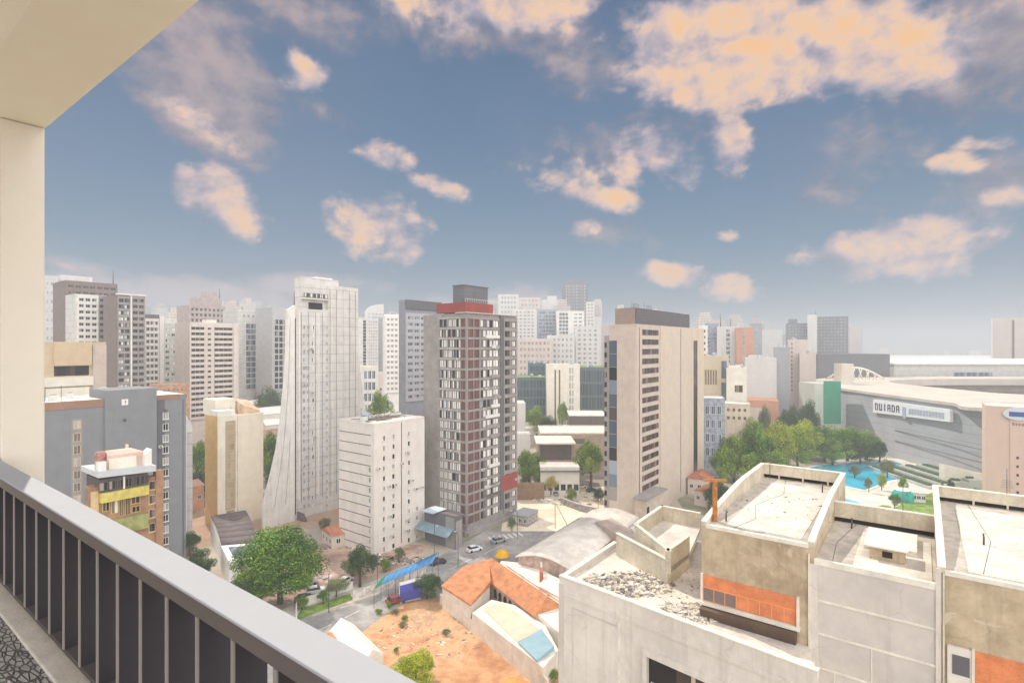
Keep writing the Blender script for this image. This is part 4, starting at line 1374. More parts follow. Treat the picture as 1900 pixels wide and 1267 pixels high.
for x0 in (1.0, 11.0):
    for k in range(4):
        q.tube([(x0 + k * 1.3, 1.5, zm), (x0 + k * 1.3, 1.5, zm + 1.3)], .07, 4)
    q.box(x0, x0 + 4, 1.45, 1.55, zm + 1.2, zm + 1.3)
kind(B.part('roof_rails', q, STEEL), 'stuff')
clutter(B, zm, 0, 3, 3)
downpipe(B, 'R', B.t('R', 1186), 9, H - 1)
downpipe(B, 'R', B.t('R', 1261), 2, H - .6, .42)
topbox(B, -2.6, B.t('R', 1207), -4.2, -.55, 0, 8.6, M('portal_render', S(198, 182, 164), var=.1, streak=.3), 'entrance_block')
topbox(B, -3.4, B.t('R', 1212), -4.8, -.36, 8.601, 9.0, TAUPE, 'entrance_roof')
topbox(B, -2.2, -.4, -4.25, -4.201, 1, 6.4, DARK, 'doorway')
B.done(100)

# ------------------------------------------------------------------ far towers of the skyline
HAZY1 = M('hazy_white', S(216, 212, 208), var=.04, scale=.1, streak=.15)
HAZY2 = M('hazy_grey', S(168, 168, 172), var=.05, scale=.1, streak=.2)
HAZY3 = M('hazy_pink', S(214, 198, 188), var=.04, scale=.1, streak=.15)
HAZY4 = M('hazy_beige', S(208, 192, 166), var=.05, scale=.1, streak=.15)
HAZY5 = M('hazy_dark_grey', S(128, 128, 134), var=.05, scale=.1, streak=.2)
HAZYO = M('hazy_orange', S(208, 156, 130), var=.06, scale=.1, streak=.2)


def far(name, label, pl, pc, pr, D, py, wall, wins=None, L=None, top=None, rot=0.0, cat='building', dark=None, roof=None, par=.8):
    B = Bld(name, label, cat, pl, pc, pr, D, py, wall, rot=rot, L=L, parapet=par, roof=roof or PALE)
    if wins:
        for (face, f0, f1, zb, nx, nz, wf, hf, g, fr, rel) in wins:
            T = B.W if face == 'R' else B.L
            B.grid(face, f0 * T, f1 * T, zb * B.H, B.H - 1.4, nx, nz, wf, hf, g, fr, relief=rel, rm=wall)
    if top:
        for (f0, f1, g0, g1, h0, h1, mt) in top:
            topbox(B, f0 * B.W, f1 * B.W, g0 * B.L, g1 * B.L, B.H + h0, B.H + h1, mt)
    if D < 480:
        clutter(B, B.H - par + .05, 1 if B.L > 6 else 0, 2, 2)
    else:
        clutter(B, B.H - par + .05, 0, 0, 2)
    B.done(100)
    return B


# between the white tower and the patchwork tower
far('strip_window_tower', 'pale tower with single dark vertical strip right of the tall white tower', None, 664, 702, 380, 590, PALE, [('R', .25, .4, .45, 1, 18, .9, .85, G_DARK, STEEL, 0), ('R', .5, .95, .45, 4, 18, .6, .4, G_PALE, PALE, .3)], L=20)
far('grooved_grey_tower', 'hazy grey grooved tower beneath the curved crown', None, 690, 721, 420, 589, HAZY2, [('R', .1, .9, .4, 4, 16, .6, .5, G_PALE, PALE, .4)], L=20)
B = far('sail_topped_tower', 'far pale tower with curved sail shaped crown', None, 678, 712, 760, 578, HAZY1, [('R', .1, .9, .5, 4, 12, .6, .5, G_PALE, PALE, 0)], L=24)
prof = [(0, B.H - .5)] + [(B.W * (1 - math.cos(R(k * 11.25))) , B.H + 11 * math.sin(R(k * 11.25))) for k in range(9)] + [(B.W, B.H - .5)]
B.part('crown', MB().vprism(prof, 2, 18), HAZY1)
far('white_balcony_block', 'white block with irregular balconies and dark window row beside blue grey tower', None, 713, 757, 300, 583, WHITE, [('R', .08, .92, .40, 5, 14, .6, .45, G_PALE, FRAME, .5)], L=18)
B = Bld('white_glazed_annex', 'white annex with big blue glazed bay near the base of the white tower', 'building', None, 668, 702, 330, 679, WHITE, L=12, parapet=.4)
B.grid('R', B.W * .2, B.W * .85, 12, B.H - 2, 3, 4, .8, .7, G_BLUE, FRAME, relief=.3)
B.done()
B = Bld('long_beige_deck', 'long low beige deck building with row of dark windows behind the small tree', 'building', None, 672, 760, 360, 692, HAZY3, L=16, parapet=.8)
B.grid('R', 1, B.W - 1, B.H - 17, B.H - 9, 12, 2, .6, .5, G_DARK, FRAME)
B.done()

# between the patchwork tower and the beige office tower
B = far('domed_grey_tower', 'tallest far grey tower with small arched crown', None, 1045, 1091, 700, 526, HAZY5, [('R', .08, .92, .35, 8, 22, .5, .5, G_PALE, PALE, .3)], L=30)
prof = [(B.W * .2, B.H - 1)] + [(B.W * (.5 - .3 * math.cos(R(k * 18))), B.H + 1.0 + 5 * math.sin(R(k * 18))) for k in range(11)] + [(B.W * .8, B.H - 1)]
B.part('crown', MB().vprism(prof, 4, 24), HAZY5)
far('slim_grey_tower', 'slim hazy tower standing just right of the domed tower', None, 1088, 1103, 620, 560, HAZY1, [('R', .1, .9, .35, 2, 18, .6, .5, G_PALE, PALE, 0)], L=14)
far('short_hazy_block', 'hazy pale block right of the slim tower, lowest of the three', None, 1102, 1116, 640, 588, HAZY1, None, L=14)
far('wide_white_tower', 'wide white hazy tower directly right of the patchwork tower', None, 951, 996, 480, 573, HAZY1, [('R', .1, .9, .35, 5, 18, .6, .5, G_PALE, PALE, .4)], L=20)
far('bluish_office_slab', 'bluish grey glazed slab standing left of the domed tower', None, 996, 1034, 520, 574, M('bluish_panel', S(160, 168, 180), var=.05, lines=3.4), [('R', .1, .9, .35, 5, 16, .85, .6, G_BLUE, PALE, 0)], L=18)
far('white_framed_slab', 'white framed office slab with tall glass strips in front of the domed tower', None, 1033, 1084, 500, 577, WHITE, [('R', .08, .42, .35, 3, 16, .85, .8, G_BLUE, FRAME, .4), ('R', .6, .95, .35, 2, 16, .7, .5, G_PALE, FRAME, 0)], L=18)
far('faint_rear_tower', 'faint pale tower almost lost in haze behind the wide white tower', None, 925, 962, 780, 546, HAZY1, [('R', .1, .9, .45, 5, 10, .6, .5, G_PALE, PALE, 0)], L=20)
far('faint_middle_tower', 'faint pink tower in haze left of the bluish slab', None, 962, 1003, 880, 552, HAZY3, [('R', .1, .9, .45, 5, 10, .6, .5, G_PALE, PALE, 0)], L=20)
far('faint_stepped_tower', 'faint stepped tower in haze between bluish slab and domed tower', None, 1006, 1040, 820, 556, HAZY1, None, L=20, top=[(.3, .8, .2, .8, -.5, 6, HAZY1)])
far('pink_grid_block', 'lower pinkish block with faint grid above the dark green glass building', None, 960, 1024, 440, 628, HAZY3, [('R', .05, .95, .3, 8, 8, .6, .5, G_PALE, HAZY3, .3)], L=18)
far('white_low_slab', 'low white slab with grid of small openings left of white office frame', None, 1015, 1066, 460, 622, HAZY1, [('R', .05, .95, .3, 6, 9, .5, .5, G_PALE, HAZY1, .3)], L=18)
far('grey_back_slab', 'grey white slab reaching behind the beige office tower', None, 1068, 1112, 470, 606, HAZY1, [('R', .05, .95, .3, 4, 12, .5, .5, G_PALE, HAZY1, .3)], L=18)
GG = glass('green_dark_glass', [(0, S(62, 82, 92)), (.4, S(78, 98, 104)), (.7, S(52, 70, 80))], .15)
GROOF = M('planted_roof', S(134, 152, 66), var=.15, scale=.4, bump=.5)
B = far('dark_green_glass_building', 'dark green glass building with planted terrace left of the cream slab', None, 955, 1016, 345, 700, M('green_grey_panel', S(92, 112, 116), var=.08, lines=2.2), [('R', .05, .95, .1, 9, 5, .85, .8, GG, STEEL, 0)], L=24, roof=GROOF, par=.3)
far('round_green_glass_block', 'dark teal glass block rising behind the planted terrace', None, 982, 1018, 372, 674, M('teal_panel', S(88, 110, 120), var=.08, lines=2.2), [('R', .05, .95, .3, 6, 6, .85, .8, GG, STEEL, 0)], L=22, roof=M('green_roof_dark', S(84, 112, 84), var=.1), par=.3)
far('cream_slab_with_slits', 'cream slab with two dark slits between the green glass buildings', None, 1015, 1076, 330, 676, CREAM, [('R', .22, .28, .1, 1, 1, .8, .9, G_DARK, TAN, 0), ('R', .35, .41, .1, 1, 1, .8, .9, G_DARK, TAN, 0), ('R', .66, .82, .1, 2, 8, .7, .8, G_PALE, CREAM, 0)], L=16)
far('glass_block_yellow_roof', 'dark glass block with yellow green roof beside the beige office tower', None, 1074, 1125, 350, 681, M('green_grey_panel2', S(96, 112, 116), var=.08, lines=2.2), [('R', .02, .98, .1, 9, 4, .9, .85, GG, STEEL, 0)], L=30, roof=GROOF, par=.2)
B = Bld('brown_windowless_hall', 'brown windowless box hall with white roof edge left of beige tower', 'hall', None, 1056, 1126, 270, 770, M('brown_cladding', S(112, 100, 100), var=.05, lines=1.0), L=20, parapet=.5, coping=CREAM)
B.done()
B = Bld('white_side_building', 'plain pale grey building edge against the patchwork tower with tree in front', 'building', None, 945, 975, 262, 748, HAZY1, L=14, parapet=.3)
B.done()
B = Bld('scalloped_white_kiosk', 'small kiosk with white scalloped roof below the pale grey building', 'kiosk', None, 945, 984, 230, 806, WHITE, L=8, parapet=.1)
q = MB()
for k in range(5):
    q.lathe([(1.2, B.H), (1.1, B.H + .5), (.0, B.H + .9)], 10, c=(B.W * (k + .5) / 5, 1.5))
B.part('roof_dome', q, WHITE)
B.done()
# broad low market halls
B = Bld('broad_tan_hall', 'broad low tan hall with flat pale roof between the two tower blocks', 'hall', None, 1003, 1140, 232, 803, M('tan_hall_wall', S(196, 176, 158), var=.1, scale=.3, streak=.2), L=22, parapet=.5, roof=SAND if False else ROOFC, coping=CREAM)
B.slab('opening_band', 'R', 3, B.W * .6, B.H - 4.6, B.H - 2.4, .06, BROWNG)
B.done()
B = Bld('open_canopy_hall', 'low hall with white canopy roof and dark open front', 'hall', None, 998, 1064, 212, 822, M('hall_wall', S(186, 166, 152), var=.1, streak=.2), L=14, parapet=0)
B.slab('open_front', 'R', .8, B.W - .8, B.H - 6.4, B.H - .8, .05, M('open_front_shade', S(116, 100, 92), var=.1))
MB().box(-.8, B.W + .6, -2.6, 14.5, B.H, B.H + .5).build('canopy', CREAM, B.root)
B.done()
B = Bld('white_shop_row', 'row of small white shops with dark doorways below the canopy hall', 'shop', None, 1003, 1075, 196, 866, WHITE, L=9, parapet=.3)
for k in range(6):
    B.win('R', B.W * (k + .5) / 6, 2.9, 1.6, 2.2, G_DARK, FRAMED, 1, False)
MB().box(-.3, B.W + .3, -1.6, -.01, B.H - 1.5, B.H - 1.3).build('awning', GREYD, B.root)
B.done()
B = Bld('brick_garden_wall', 'low brown brick wall in front of the leafy tree by patchwork tower', 'wall', None, 950, 1010, 190, 896, M('brown_brick', S(150, 122, 98), var=.15, scale=1, bump=.4), L=.5, parapet=.1)
B.done()

# right of the beige office tower
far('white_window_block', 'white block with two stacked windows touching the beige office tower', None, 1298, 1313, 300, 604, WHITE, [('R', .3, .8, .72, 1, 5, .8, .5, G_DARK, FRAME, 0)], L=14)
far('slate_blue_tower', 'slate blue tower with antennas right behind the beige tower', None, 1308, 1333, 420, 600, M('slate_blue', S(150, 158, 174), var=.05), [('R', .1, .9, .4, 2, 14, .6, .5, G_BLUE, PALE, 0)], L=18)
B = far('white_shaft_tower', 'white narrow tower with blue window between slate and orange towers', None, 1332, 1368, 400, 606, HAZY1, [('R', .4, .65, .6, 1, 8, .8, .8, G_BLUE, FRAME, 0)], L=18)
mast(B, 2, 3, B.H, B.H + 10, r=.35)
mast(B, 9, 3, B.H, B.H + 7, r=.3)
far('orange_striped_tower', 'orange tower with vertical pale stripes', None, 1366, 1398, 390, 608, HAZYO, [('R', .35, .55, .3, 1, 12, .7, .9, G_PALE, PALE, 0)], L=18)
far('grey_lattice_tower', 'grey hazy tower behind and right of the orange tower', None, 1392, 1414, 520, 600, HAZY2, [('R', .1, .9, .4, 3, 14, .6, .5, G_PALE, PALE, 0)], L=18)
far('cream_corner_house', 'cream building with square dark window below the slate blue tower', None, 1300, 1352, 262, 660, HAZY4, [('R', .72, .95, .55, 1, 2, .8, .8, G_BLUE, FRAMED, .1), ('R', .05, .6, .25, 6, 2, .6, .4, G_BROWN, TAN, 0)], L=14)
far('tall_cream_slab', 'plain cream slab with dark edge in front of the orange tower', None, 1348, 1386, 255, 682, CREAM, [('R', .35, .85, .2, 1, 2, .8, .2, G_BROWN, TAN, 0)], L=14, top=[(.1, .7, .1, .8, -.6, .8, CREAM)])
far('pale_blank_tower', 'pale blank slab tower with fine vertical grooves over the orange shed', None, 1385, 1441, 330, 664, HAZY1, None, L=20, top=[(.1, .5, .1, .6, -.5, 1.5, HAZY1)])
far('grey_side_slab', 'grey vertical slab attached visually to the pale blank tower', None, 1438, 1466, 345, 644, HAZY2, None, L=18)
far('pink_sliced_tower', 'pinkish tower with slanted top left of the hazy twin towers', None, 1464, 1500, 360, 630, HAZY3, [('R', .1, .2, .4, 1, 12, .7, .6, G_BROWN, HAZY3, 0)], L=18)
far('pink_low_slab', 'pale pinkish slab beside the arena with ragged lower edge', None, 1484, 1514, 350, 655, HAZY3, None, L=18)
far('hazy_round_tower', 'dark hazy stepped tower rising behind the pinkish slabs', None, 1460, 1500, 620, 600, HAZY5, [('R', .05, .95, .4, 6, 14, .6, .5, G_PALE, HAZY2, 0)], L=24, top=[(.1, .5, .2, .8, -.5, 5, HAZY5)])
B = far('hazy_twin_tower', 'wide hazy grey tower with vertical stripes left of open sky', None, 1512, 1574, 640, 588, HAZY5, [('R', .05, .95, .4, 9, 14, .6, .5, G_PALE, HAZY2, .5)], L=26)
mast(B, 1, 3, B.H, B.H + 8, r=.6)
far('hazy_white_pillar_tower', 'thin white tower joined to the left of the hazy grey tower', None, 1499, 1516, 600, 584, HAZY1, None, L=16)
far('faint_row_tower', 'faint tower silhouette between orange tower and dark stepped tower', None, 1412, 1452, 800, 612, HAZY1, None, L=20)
far('lone_beige_tower', 'lone hazy beige tower at far right above the long roofs', None, 1842, 1960, 640, 590, HAZY3, [('R', .3, .36, .3, 1, 1, .8, .95, G_BROWN, TAN, 0)], L=30)
B = Bld('blue_tiled_building', 'mottled blue grey low building behind the leafy trees beside beige tower', 'building', None, 1302, 1345, 222, 738, M('mottled_blue', S(166, 172, 186), var=.2, scale=.7, streak=.4), L=12, parapet=.3)
B.grid('R', 1, B.W - 1, 8, B.H - 2, 3, 4, .7, .6, G_BLUE, FRAME)
B.done()
B = Bld('orange_shed', 'low orange walled shed with pale front below the blank tower', 'shed', None, 1380, 1445, 300, 742, HAZYO, L=16, parapet=.3, roof=ORANGE)
B.slab('pale_front', 'R', .5, B.W * .55, 4, B.H - 4, .05, HAZY3)
B.done()
B = Bld('cream_annex', 'cream annex block beside mottled blue building, partly behind trees', 'building', None, 1342, 1392, 240, 748, M('annex_cream', S(218, 200, 178), var=.08, streak=.2), L=12, parapet=.4)
B.grid('R', 1, B.W - 1, B.H - 8, B.H - 1, 4, 2, .5, .4, G_BROWN, TAN)
B.done()

# ------------------------------------------------------------------ arena with open roof
ar = thing('arena', 'large grey arena with pale ring roof around a dark opening, green panel and white sign', 'arena', (0, 0, 0))
ARW = M('arena_cladding', S(178, 180, 184), var=.05, scale=.08, streak=.1, lines=3.6)
ARR = M('arena_roof', S(206, 196, 184), var=.06, scale=.1, streak=.05)
OUT = [(186.5, 208), (185, 230), (184, 262), (184.5, 290), (186, 312), (195, 350), (215, 385), (250, 405), (330, 415), (420, 400), (430, 300), (420, 215), (300, 200)]
INN = [(243, 262), (237, 290), (236, 320), (240, 345), (252, 362), (280, 376), (330, 380), (375, 372), (385, 320), (380, 268), (340, 255), (290, 253)]
q = MB()
for k in range(len(OUT)):
    k2 = (k + 1) % len(OUT)
    p, r_ = OUT[k], OUT[k2]
    q.prism([p, r_, (r_[0] + (305 - r_[0]) * .01, r_[1] + (305 - r_[1]) * .01), (p[0] + (305 - p[0]) * .01, p[1] + (305 - p[1]) * .01)], 0, 28.6)
q.build('facade', ARW, ar)
# roof ring: dense bridging of two loops
def resamp(loop, n):
    L = [Vector(p) for p in loop]
    # catmull-rom closed curve
    out = []
    m_ = len(L)
    for i in range(n):
        f = i / n * m_
        k = int(f); t = f - k
        p0, p1, p2, p3 = L[(k - 1) % m_], L[k % m_], L[(k + 1) % m_], L[(k + 2) % m_]
        out.append(.5 * ((2 * p1) + (p2 - p0) * t + (2 * p0 - 5 * p1 + 4 * p2 - p3) * t * t + (3 * p1 - p0 - 3 * p2 + p3) * t ** 3))
    # start at the smallest angle round the centre
    c = Vector((310, 310))
    out.sort(key=lambda v: math.atan2(v.y - c.y, v.x - c.x))
    return out


o_, i_ = resamp(OUT, 96), resamp(INN, 96)
q = MB()
rings = [(o_, 28.6, 1.006), (o_, 29.9, 1.006), (o_, 30.2, .985), (None, 30.9, .5), (i_, 30.4, 1.03), (i_, 30.4, 1.0), (i_, 26, 1.0)]
base = []
cc = Vector((310, 310))
for (lp, z_, sc_) in rings:
    base.append(len(q.v))
    for k in range(96):
        p = (o_[k] * .5 + i_[k] * .5) if lp is None else cc + (lp[k] - cc) * sc_
        q.v.append((p.x, p.y, z_))
for r_ in range(len(rings) - 1):
    for k in range(96):
        k2 = (k + 1) % 96
        q.f.append((base[r_] + k, base[r_] + k2, base[r_ + 1] + k2, base[r_ + 1] + k)); q.mi.append(0); q.sm.append(r_ in (2, 3))
q.build('ring_roof', ARR, ar)
ins = M('seating_bowl', S(104, 92, 84), var=.2, scale=.2)
q = MB()
base = []
for (sc_, z_) in ((1.02, 26), (.9, 23), (.75, 15), (.55, 6), (.02, 5)):
    base.append(len(q.v))
    for k in range(96):
        p = cc + (i_[k] - cc) * sc_
        q.v.append((p.x, p.y, z_))
for r_ in range(4):
    for k in range(96):
        k2 = (k + 1) % 96
        q.f.append((base[r_] + k, base[r_] + k2, base[r_ + 1] + k2, base[r_ + 1] + k)); q.mi.append(0); q.sm.append(False)
q.build('seating_bowl', ins, ar)
MB().box(164, 178.5, 296, 312, 0, 33).build('end_tower', M('pale_green_grey', S(190, 194, 182), var=.05, streak=.15), ar)
MB().box(gp(1527, 800).x * 0 + (1528 - 950) / F * 296, (1560 - 950) / F * 296, 295.85, 295.999, ztop(786, 296), ztop(707, 296)).build('green_panel', M('green_paint', S(66, 142, 112), var=.04), ar)
MB().box((1518 - 950) / F * 400, (1652 - 950) / F * 400, 400.5, 440, 28, ztop(657, 400)).build('rear_hall', M('slate_cladding', S(112, 112, 116), var=.05, scale=.1), ar)
MB().box((1562 - 950) / F * 325, (1584 - 950) / F * 325, 325, 333, 26, ztop(675, 325)).build('lift_block', ARR, ar)
q = MB()
pts = []
for k in range(17):
    f = k / 16
    pts.append(Vector(((1533 - 950) / F * 340 + f * ((1640 - 950) - (1533 - 950)) / F * 340, 340, ztop(703, 340) + 7.0 * math.sin(math.pi * f))))
q.tube(pts, .6, 6)
for k in range(1, 16):
    q.tube([pts[k], (pts[k].x + (3 if k % 2 else -2), 341, ztop(704, 340))], .35, 5)
q.build('arch_truss', CREAM, ar)
# sign band with dark lettering (the readable letters, then the worn smudge of the rest)
sy0, sy1 = 268.5, 230.5
SIGNW = M('sign_white', S(238, 238, 242), var=.03)
xs = 184.0
q = MB().prism([(182.9, 276.3), (182.9, 227.7), (184.3, 227.7), (184.3, 276.3)], [ztop(765, 276.3), ztop(783, 227.7), ztop(783, 227.7), ztop(765, 276.3)], [ztop(741, 276.3), ztop(760, 227.7), ztop(760, 227.7), ztop(741, 276.3)])
sg_ = q.build('sign_board', SIGNW, ar)
zc0, zc1 = (ztop(765, 276.3) + ztop(741, 276.3)) / 2, (ztop(783, 227.7) + ztop(760, 227.7)) / 2
LET = {'D': [(0, 0, .22, 1), (0, .85, .7, 1), (0, 0, .7, .15), (.7, .1, .92, .9)], 'U': [(0, 0, .22, 1), (.7, 0, .92, 1), (0, 0, .92, .18)],
       'N': [(0, 0, .2, 1), (.72, 0, .92, 1), (.2, .45, .72, .75)], 'I': [(.3, 0, .6, 1)], 'O': [(0, 0, .2, 1), (.72, 0, .92, 1), (.2, .85, .72, 1), (.2, 0, .72, .15)], 'A': [(0, 0, .2, .9), (.72, 0, .92, .9), (.1, .8, .82, 1), (.2, .4, .72, .55)]}
txt = 'DUIADA'
q = MB()
for i, chh in enumerate(txt):
    y0 = 274.6 - i * 3.0
    zb = zc0 + (zc1 - zc0) * (276.3 - y0) / 48.6 - 1.7
    for (a_, b_, c_2, d_) in LET[chh]:
        q.box(182.75, 182.899, y0 - c_2 * 2.2, y0 - a_ * 2.2, zb + b_ * 3.4, zb + d_ * 3.4)
q.build('sign_letters', M('letter_grey', S(70, 72, 84), var=.1), sg_)
q = MB()
q.box(182.76, 182.899, 253.2, 255.4, zc0 - 3.4, zc0 + 2.0)
for i in range(12):
    y0 = 251.4 - i * 1.75
    zb = zc0 + (zc1 - zc0) * (276.3 - y0) / 48.6
    q.box(182.78, 182.899, y0 - 1.3, y0, zb - 1.5, zb + 1.0)
q.build('sign_smudge', M('faded_letter', S(178, 184, 202), var=.15, scale=2), sg_)
for (z_, m_) in ((8.0, STEEL), (13.0, STEEL)):
    MB().box(183.75, 183.99, 212, 262, z_, z_ + .2).build('facade_ledge', m_, ar)
# stepped terrace in front of the arena with planted strips
te = thing('stepped_terrace', 'stepped concrete terrace with planted green strips at the foot of arena', 'terrace', (0, 0, 0))
for k in range(4):
    MB().box(156 + k * 5, 161 + k * 5 - .01, 204, 240 - k * 3, 0, .9 + k * .9).build('step', M('terrace_concrete', S(190, 190, 186), var=.08), te)
    kind(MB().box(157.2 + k * 5, 159.4 + k * 5, 206, 238 - k * 3, .9 + k * .9, 1.6 + k * .9).build('planting', M('hedge_green', S(84, 108, 76), var=.3, scale=1.5, bump=.8), te), 'stuff')
for (nm, lb, px0, px1, D, y1) in (('cream_garden_wall', 'long cream garden wall with sloping top beside the terrace', 1752, 1830, 208, 868),):
    g_ = thing(nm, lb, 'wall', (0, 0, 0))
    MB().prism([((px0 - 950) / F * D, D), ((px1 - 950) / F * D, D - 2), ((px1 - 950) / F * D, D + .5), ((px0 - 950) / F * D, D + 2.5)], 0, [ztop(862, D), ztop(880, D), ztop(880, D), ztop(862, D)]).build('wall', CREAM, g_)
# long pale exhibition halls behind
for (nm, lb, x0, x1, y0, y1, z_, wl) in (('long_white_hall', 'long white flat hall stretching behind the arena, nearer one', 293, 620, 418, 560, 39, WHITE),
                                         ('rear_long_hall', 'second long pale hall behind the white hall under the horizon', 430, 900, 640, 900, 36, HAZY1)):
    g_ = thing(nm, lb, 'hall', (0, 0, 0))
    MB().box(x0, x1, y0, y1, 0, z_).build('wall', M('hall_cladding', S(192, 190, 186), var=.06, lines=4.2), g_)
    MB().box(x0 - 1, x1 + 1, y0 - 1.5, y1, z_, z_ + 1.2).build('roof', wl, g_)
    MB().box(x0 + 45, x0 + 75, y0 - .15, y0 - .001, 27, 33).build('glazed_bay', G_BLUE, g_)

# pink building at the right edge
B = Bld('pink_blank_building', 'tall pinkish blank wall building with oval sign and tiny vents at right edge', 'building', None, 1828, 1985, 178, 752, M('pink_render', S(214, 186, 172), var=.03, scale=.2, streak=.06), L=16, parapet=.3, roof=ROOFC)
PK = MATS['pink_render']
B.slab('wall_offset', 'R', B.t('R', 1874), B.W, 0, B.H - .3, .25, PK)
q = MB()
for k in range(24):
    a_ = 2 * math.pi * k / 24
cx, cz = B.t('R', 1889), B.z('R', 1889, 768)
prof = [(cx + 3.6 * math.cos(2 * math.pi * k / 28), cz + 1.9 * math.sin(2 * math.pi * k / 28)) for k in range(28)]
B.part('oval_sign', MB().vprism(prof, -.8, -.26), M('sign_pale_blue', S(206, 212, 222), var=.03))
MB().box(cx - 2.2, cx + 2.6, -.86, -.801, cz - .8, cz + .7).build('sign_bar', M('sign_blue', S(66, 92, 152), var=.04), B.root)
q = MB()
for k in range(5):
    q.box(cx - 1.4 + k * .75, cx - 1.4 + k * .75 + .5, -.3, -.251, cz - 3.7, cz - 2.9 + (.2 if k == 0 else 0))
q.build('small_lettering', M('lettering_brown', S(150, 122, 112), var=.1), B.root)
for k in range(5):
    B.win('R', B.t('R', 1888), B.z('R', 1888, 849 + k * 16), .7, .9, G_DARK, PK, 0, False, .25, 'vent')
B.done()

# ------------------------------------------------------------------ trees
def leaf_mat(name, c1, c2, c3):
    m = bpy.data.materials.new(name)
    m.use_nodes = True
    N = NT(m.node_tree)
    p = N.n['Principled BSDF']
    at_ = N.new('ShaderNodeAttribute', attribute_name='tone')
    c = N.ramp(at_.outputs['Fac'], [(0, c1), (.5, c2), (1, c3)])
    N.l.new(c, p.inputs['Base Color'])
    p.inputs['Roughness'].default_value = .6
    p.inputs['Specular IOR Level'].default_value = .25
    tr = N.new('ShaderNodeBsdfTranslucent')
    N.l.new(c, tr.inputs[0])
    mx = N.new('ShaderNodeMixShader')
    mx.inputs[0].default_value = .16
    N.l.new(p.outputs[0], mx.inputs[1])
    N.l.new(tr.outputs[0], mx.inputs[2])
    N.l.new(mx.outputs[0], N.n['Material Output'].inputs[0])
    return m


LEAFS = {
    'bright': leaf_mat('bright_leaves', S(30, 58, 10), S(78, 122, 20), S(158, 190, 54)),
    'mid': leaf_mat('mid_leaves', S(50, 80, 18), S(116, 148, 38), S(184, 202, 78)),
    'dark': leaf_mat('dark_leaves', S(32, 54, 28), S(58, 88, 42), S(100, 124, 62)),
    'lime': leaf_mat('lime_leaves', S(92, 112, 10), S(166, 180, 24), S(218, 218, 70)),
    'olive': leaf_mat('olive_leaves', S(92, 100, 66), S(124, 132, 88), S(160, 164, 118)),
    'yellow': leaf_mat('yellow_leaves', S(168, 150, 52), S(212, 196, 84), S(232, 220, 150)),
}
BARK = M('bark', S(98, 80, 64), var=.2, scale=3, bump=.5)


def crown_mesh(seed, n, leaf, lobes, flat=1.0, mat='mid'):
    rnd = random.Random(seed)
    L = [(Vector((0, 0, -.1)), .5), (Vector((.15, .1, .15)), .38)]
    for _ in range(lobes):
        a = rnd.uniform(0, 6.283)
        e = rnd.uniform(-.9, 1.3)
        d = Vector((math.cos(a) * math.cos(e), math.sin(a) * math.cos(e), math.sin(e)))
        L.append((d * rnd.uniform(.48, .8), rnd.uniform(.15, .31)))
    wts = [r * r for _, r in L]
    lt = [rnd.random() for _ in L]
    vs, fs, tone = [], [], []
    tw = sum(wts)
    for li, (c, r) in enumerate(L):
        for _ in range(int(n * wts[li] / tw)):
            a = rnd.uniform(0, 6.283)
            zc = rnd.uniform(-1, 1)
            d = Vector((math.cos(a) * math.sqrt(1 - zc * zc), math.sin(a) * math.sqrt(1 - zc * zc), zc))
            rr = r * (1 - .45 * rnd.random() ** 2.2) * (1 + .12 * math.sin(a * 5 + li) * math.sin(zc * 6))
            p = c + d * rr
            nrm = (d + Vector((rnd.gauss(0, .55), rnd.gauss(0, .55), rnd.gauss(.3, .5)))).normalized()
            t = nrm.cross(Vector((rnd.gauss(0, 1), rnd.gauss(0, 1), rnd.gauss(0, 1)))).normalized()
            b_ = nrm.cross(t)
            s_ = leaf * rnd.uniform(.6, 1.35)
            i = len(vs)
            vs += [tuple(p - t * s_), tuple(p - b_ * s_ * .55 + nrm * s_ * .1), tuple(p + t * s_), tuple(p + b_ * s_ * .55 + nrm * s_ * .1)]
            fs.append((i, i + 1, i + 2, i + 3))
            tone.append(min(1, max(0, .45 * lt[li] + .22 + rnd.gauss(0, .22))))
    me = bpy.data.meshes.new('crown')
    me.from_pydata(vs, [], fs)
    at_ = me.attributes.new('tone', 'FLOAT', 'FACE')
    at_.data.foreach_set('value', tone)
    me.materials.append(LEAFS[mat])
    return me


def trunk_mesh(seed):
    rnd = random.Random(seed)
    b = MB()
    b.tube([(0, 0, 0), (.01, .01, .25), (-.01, .02, .5), (0, 0, .78)], .045, 8, r2=.018)
    for k in range(7):
        a = k * .9 + rnd.random()
        z0 = rnd.uniform(.3, .6)
        r = rnd.uniform(.15, .3)
        b.tube([(0, 0, z0), (r * .5 * math.cos(a), r * .5 * math.sin(a), z0 + .12), (r * math.cos(a), r * math.sin(a), z0 + .28)], .018, 5, r2=.006)
    return b.mesh('trunk', [BARK])


CROWNS = {}
for mt in LEAFS:
    CROWNS[mt] = [crown_mesh(11 + i, 9000, .034, 34, 1, mt) for i in range(2)]
CROWNS['big'] = [crown_mesh(77, 32000, .023, 60, 1, 'bright')]
CROWNS['big_dark'] = [crown_mesh(78, 14000, .03, 26, 1, 'dark')]
CROWNS['big_lime'] = [crown_mesh(79, 16000, .03, 24, 1, 'lime')]
TRUNKS = [trunk_mesh(1), trunk_mesh(2)]
_tn = [0]


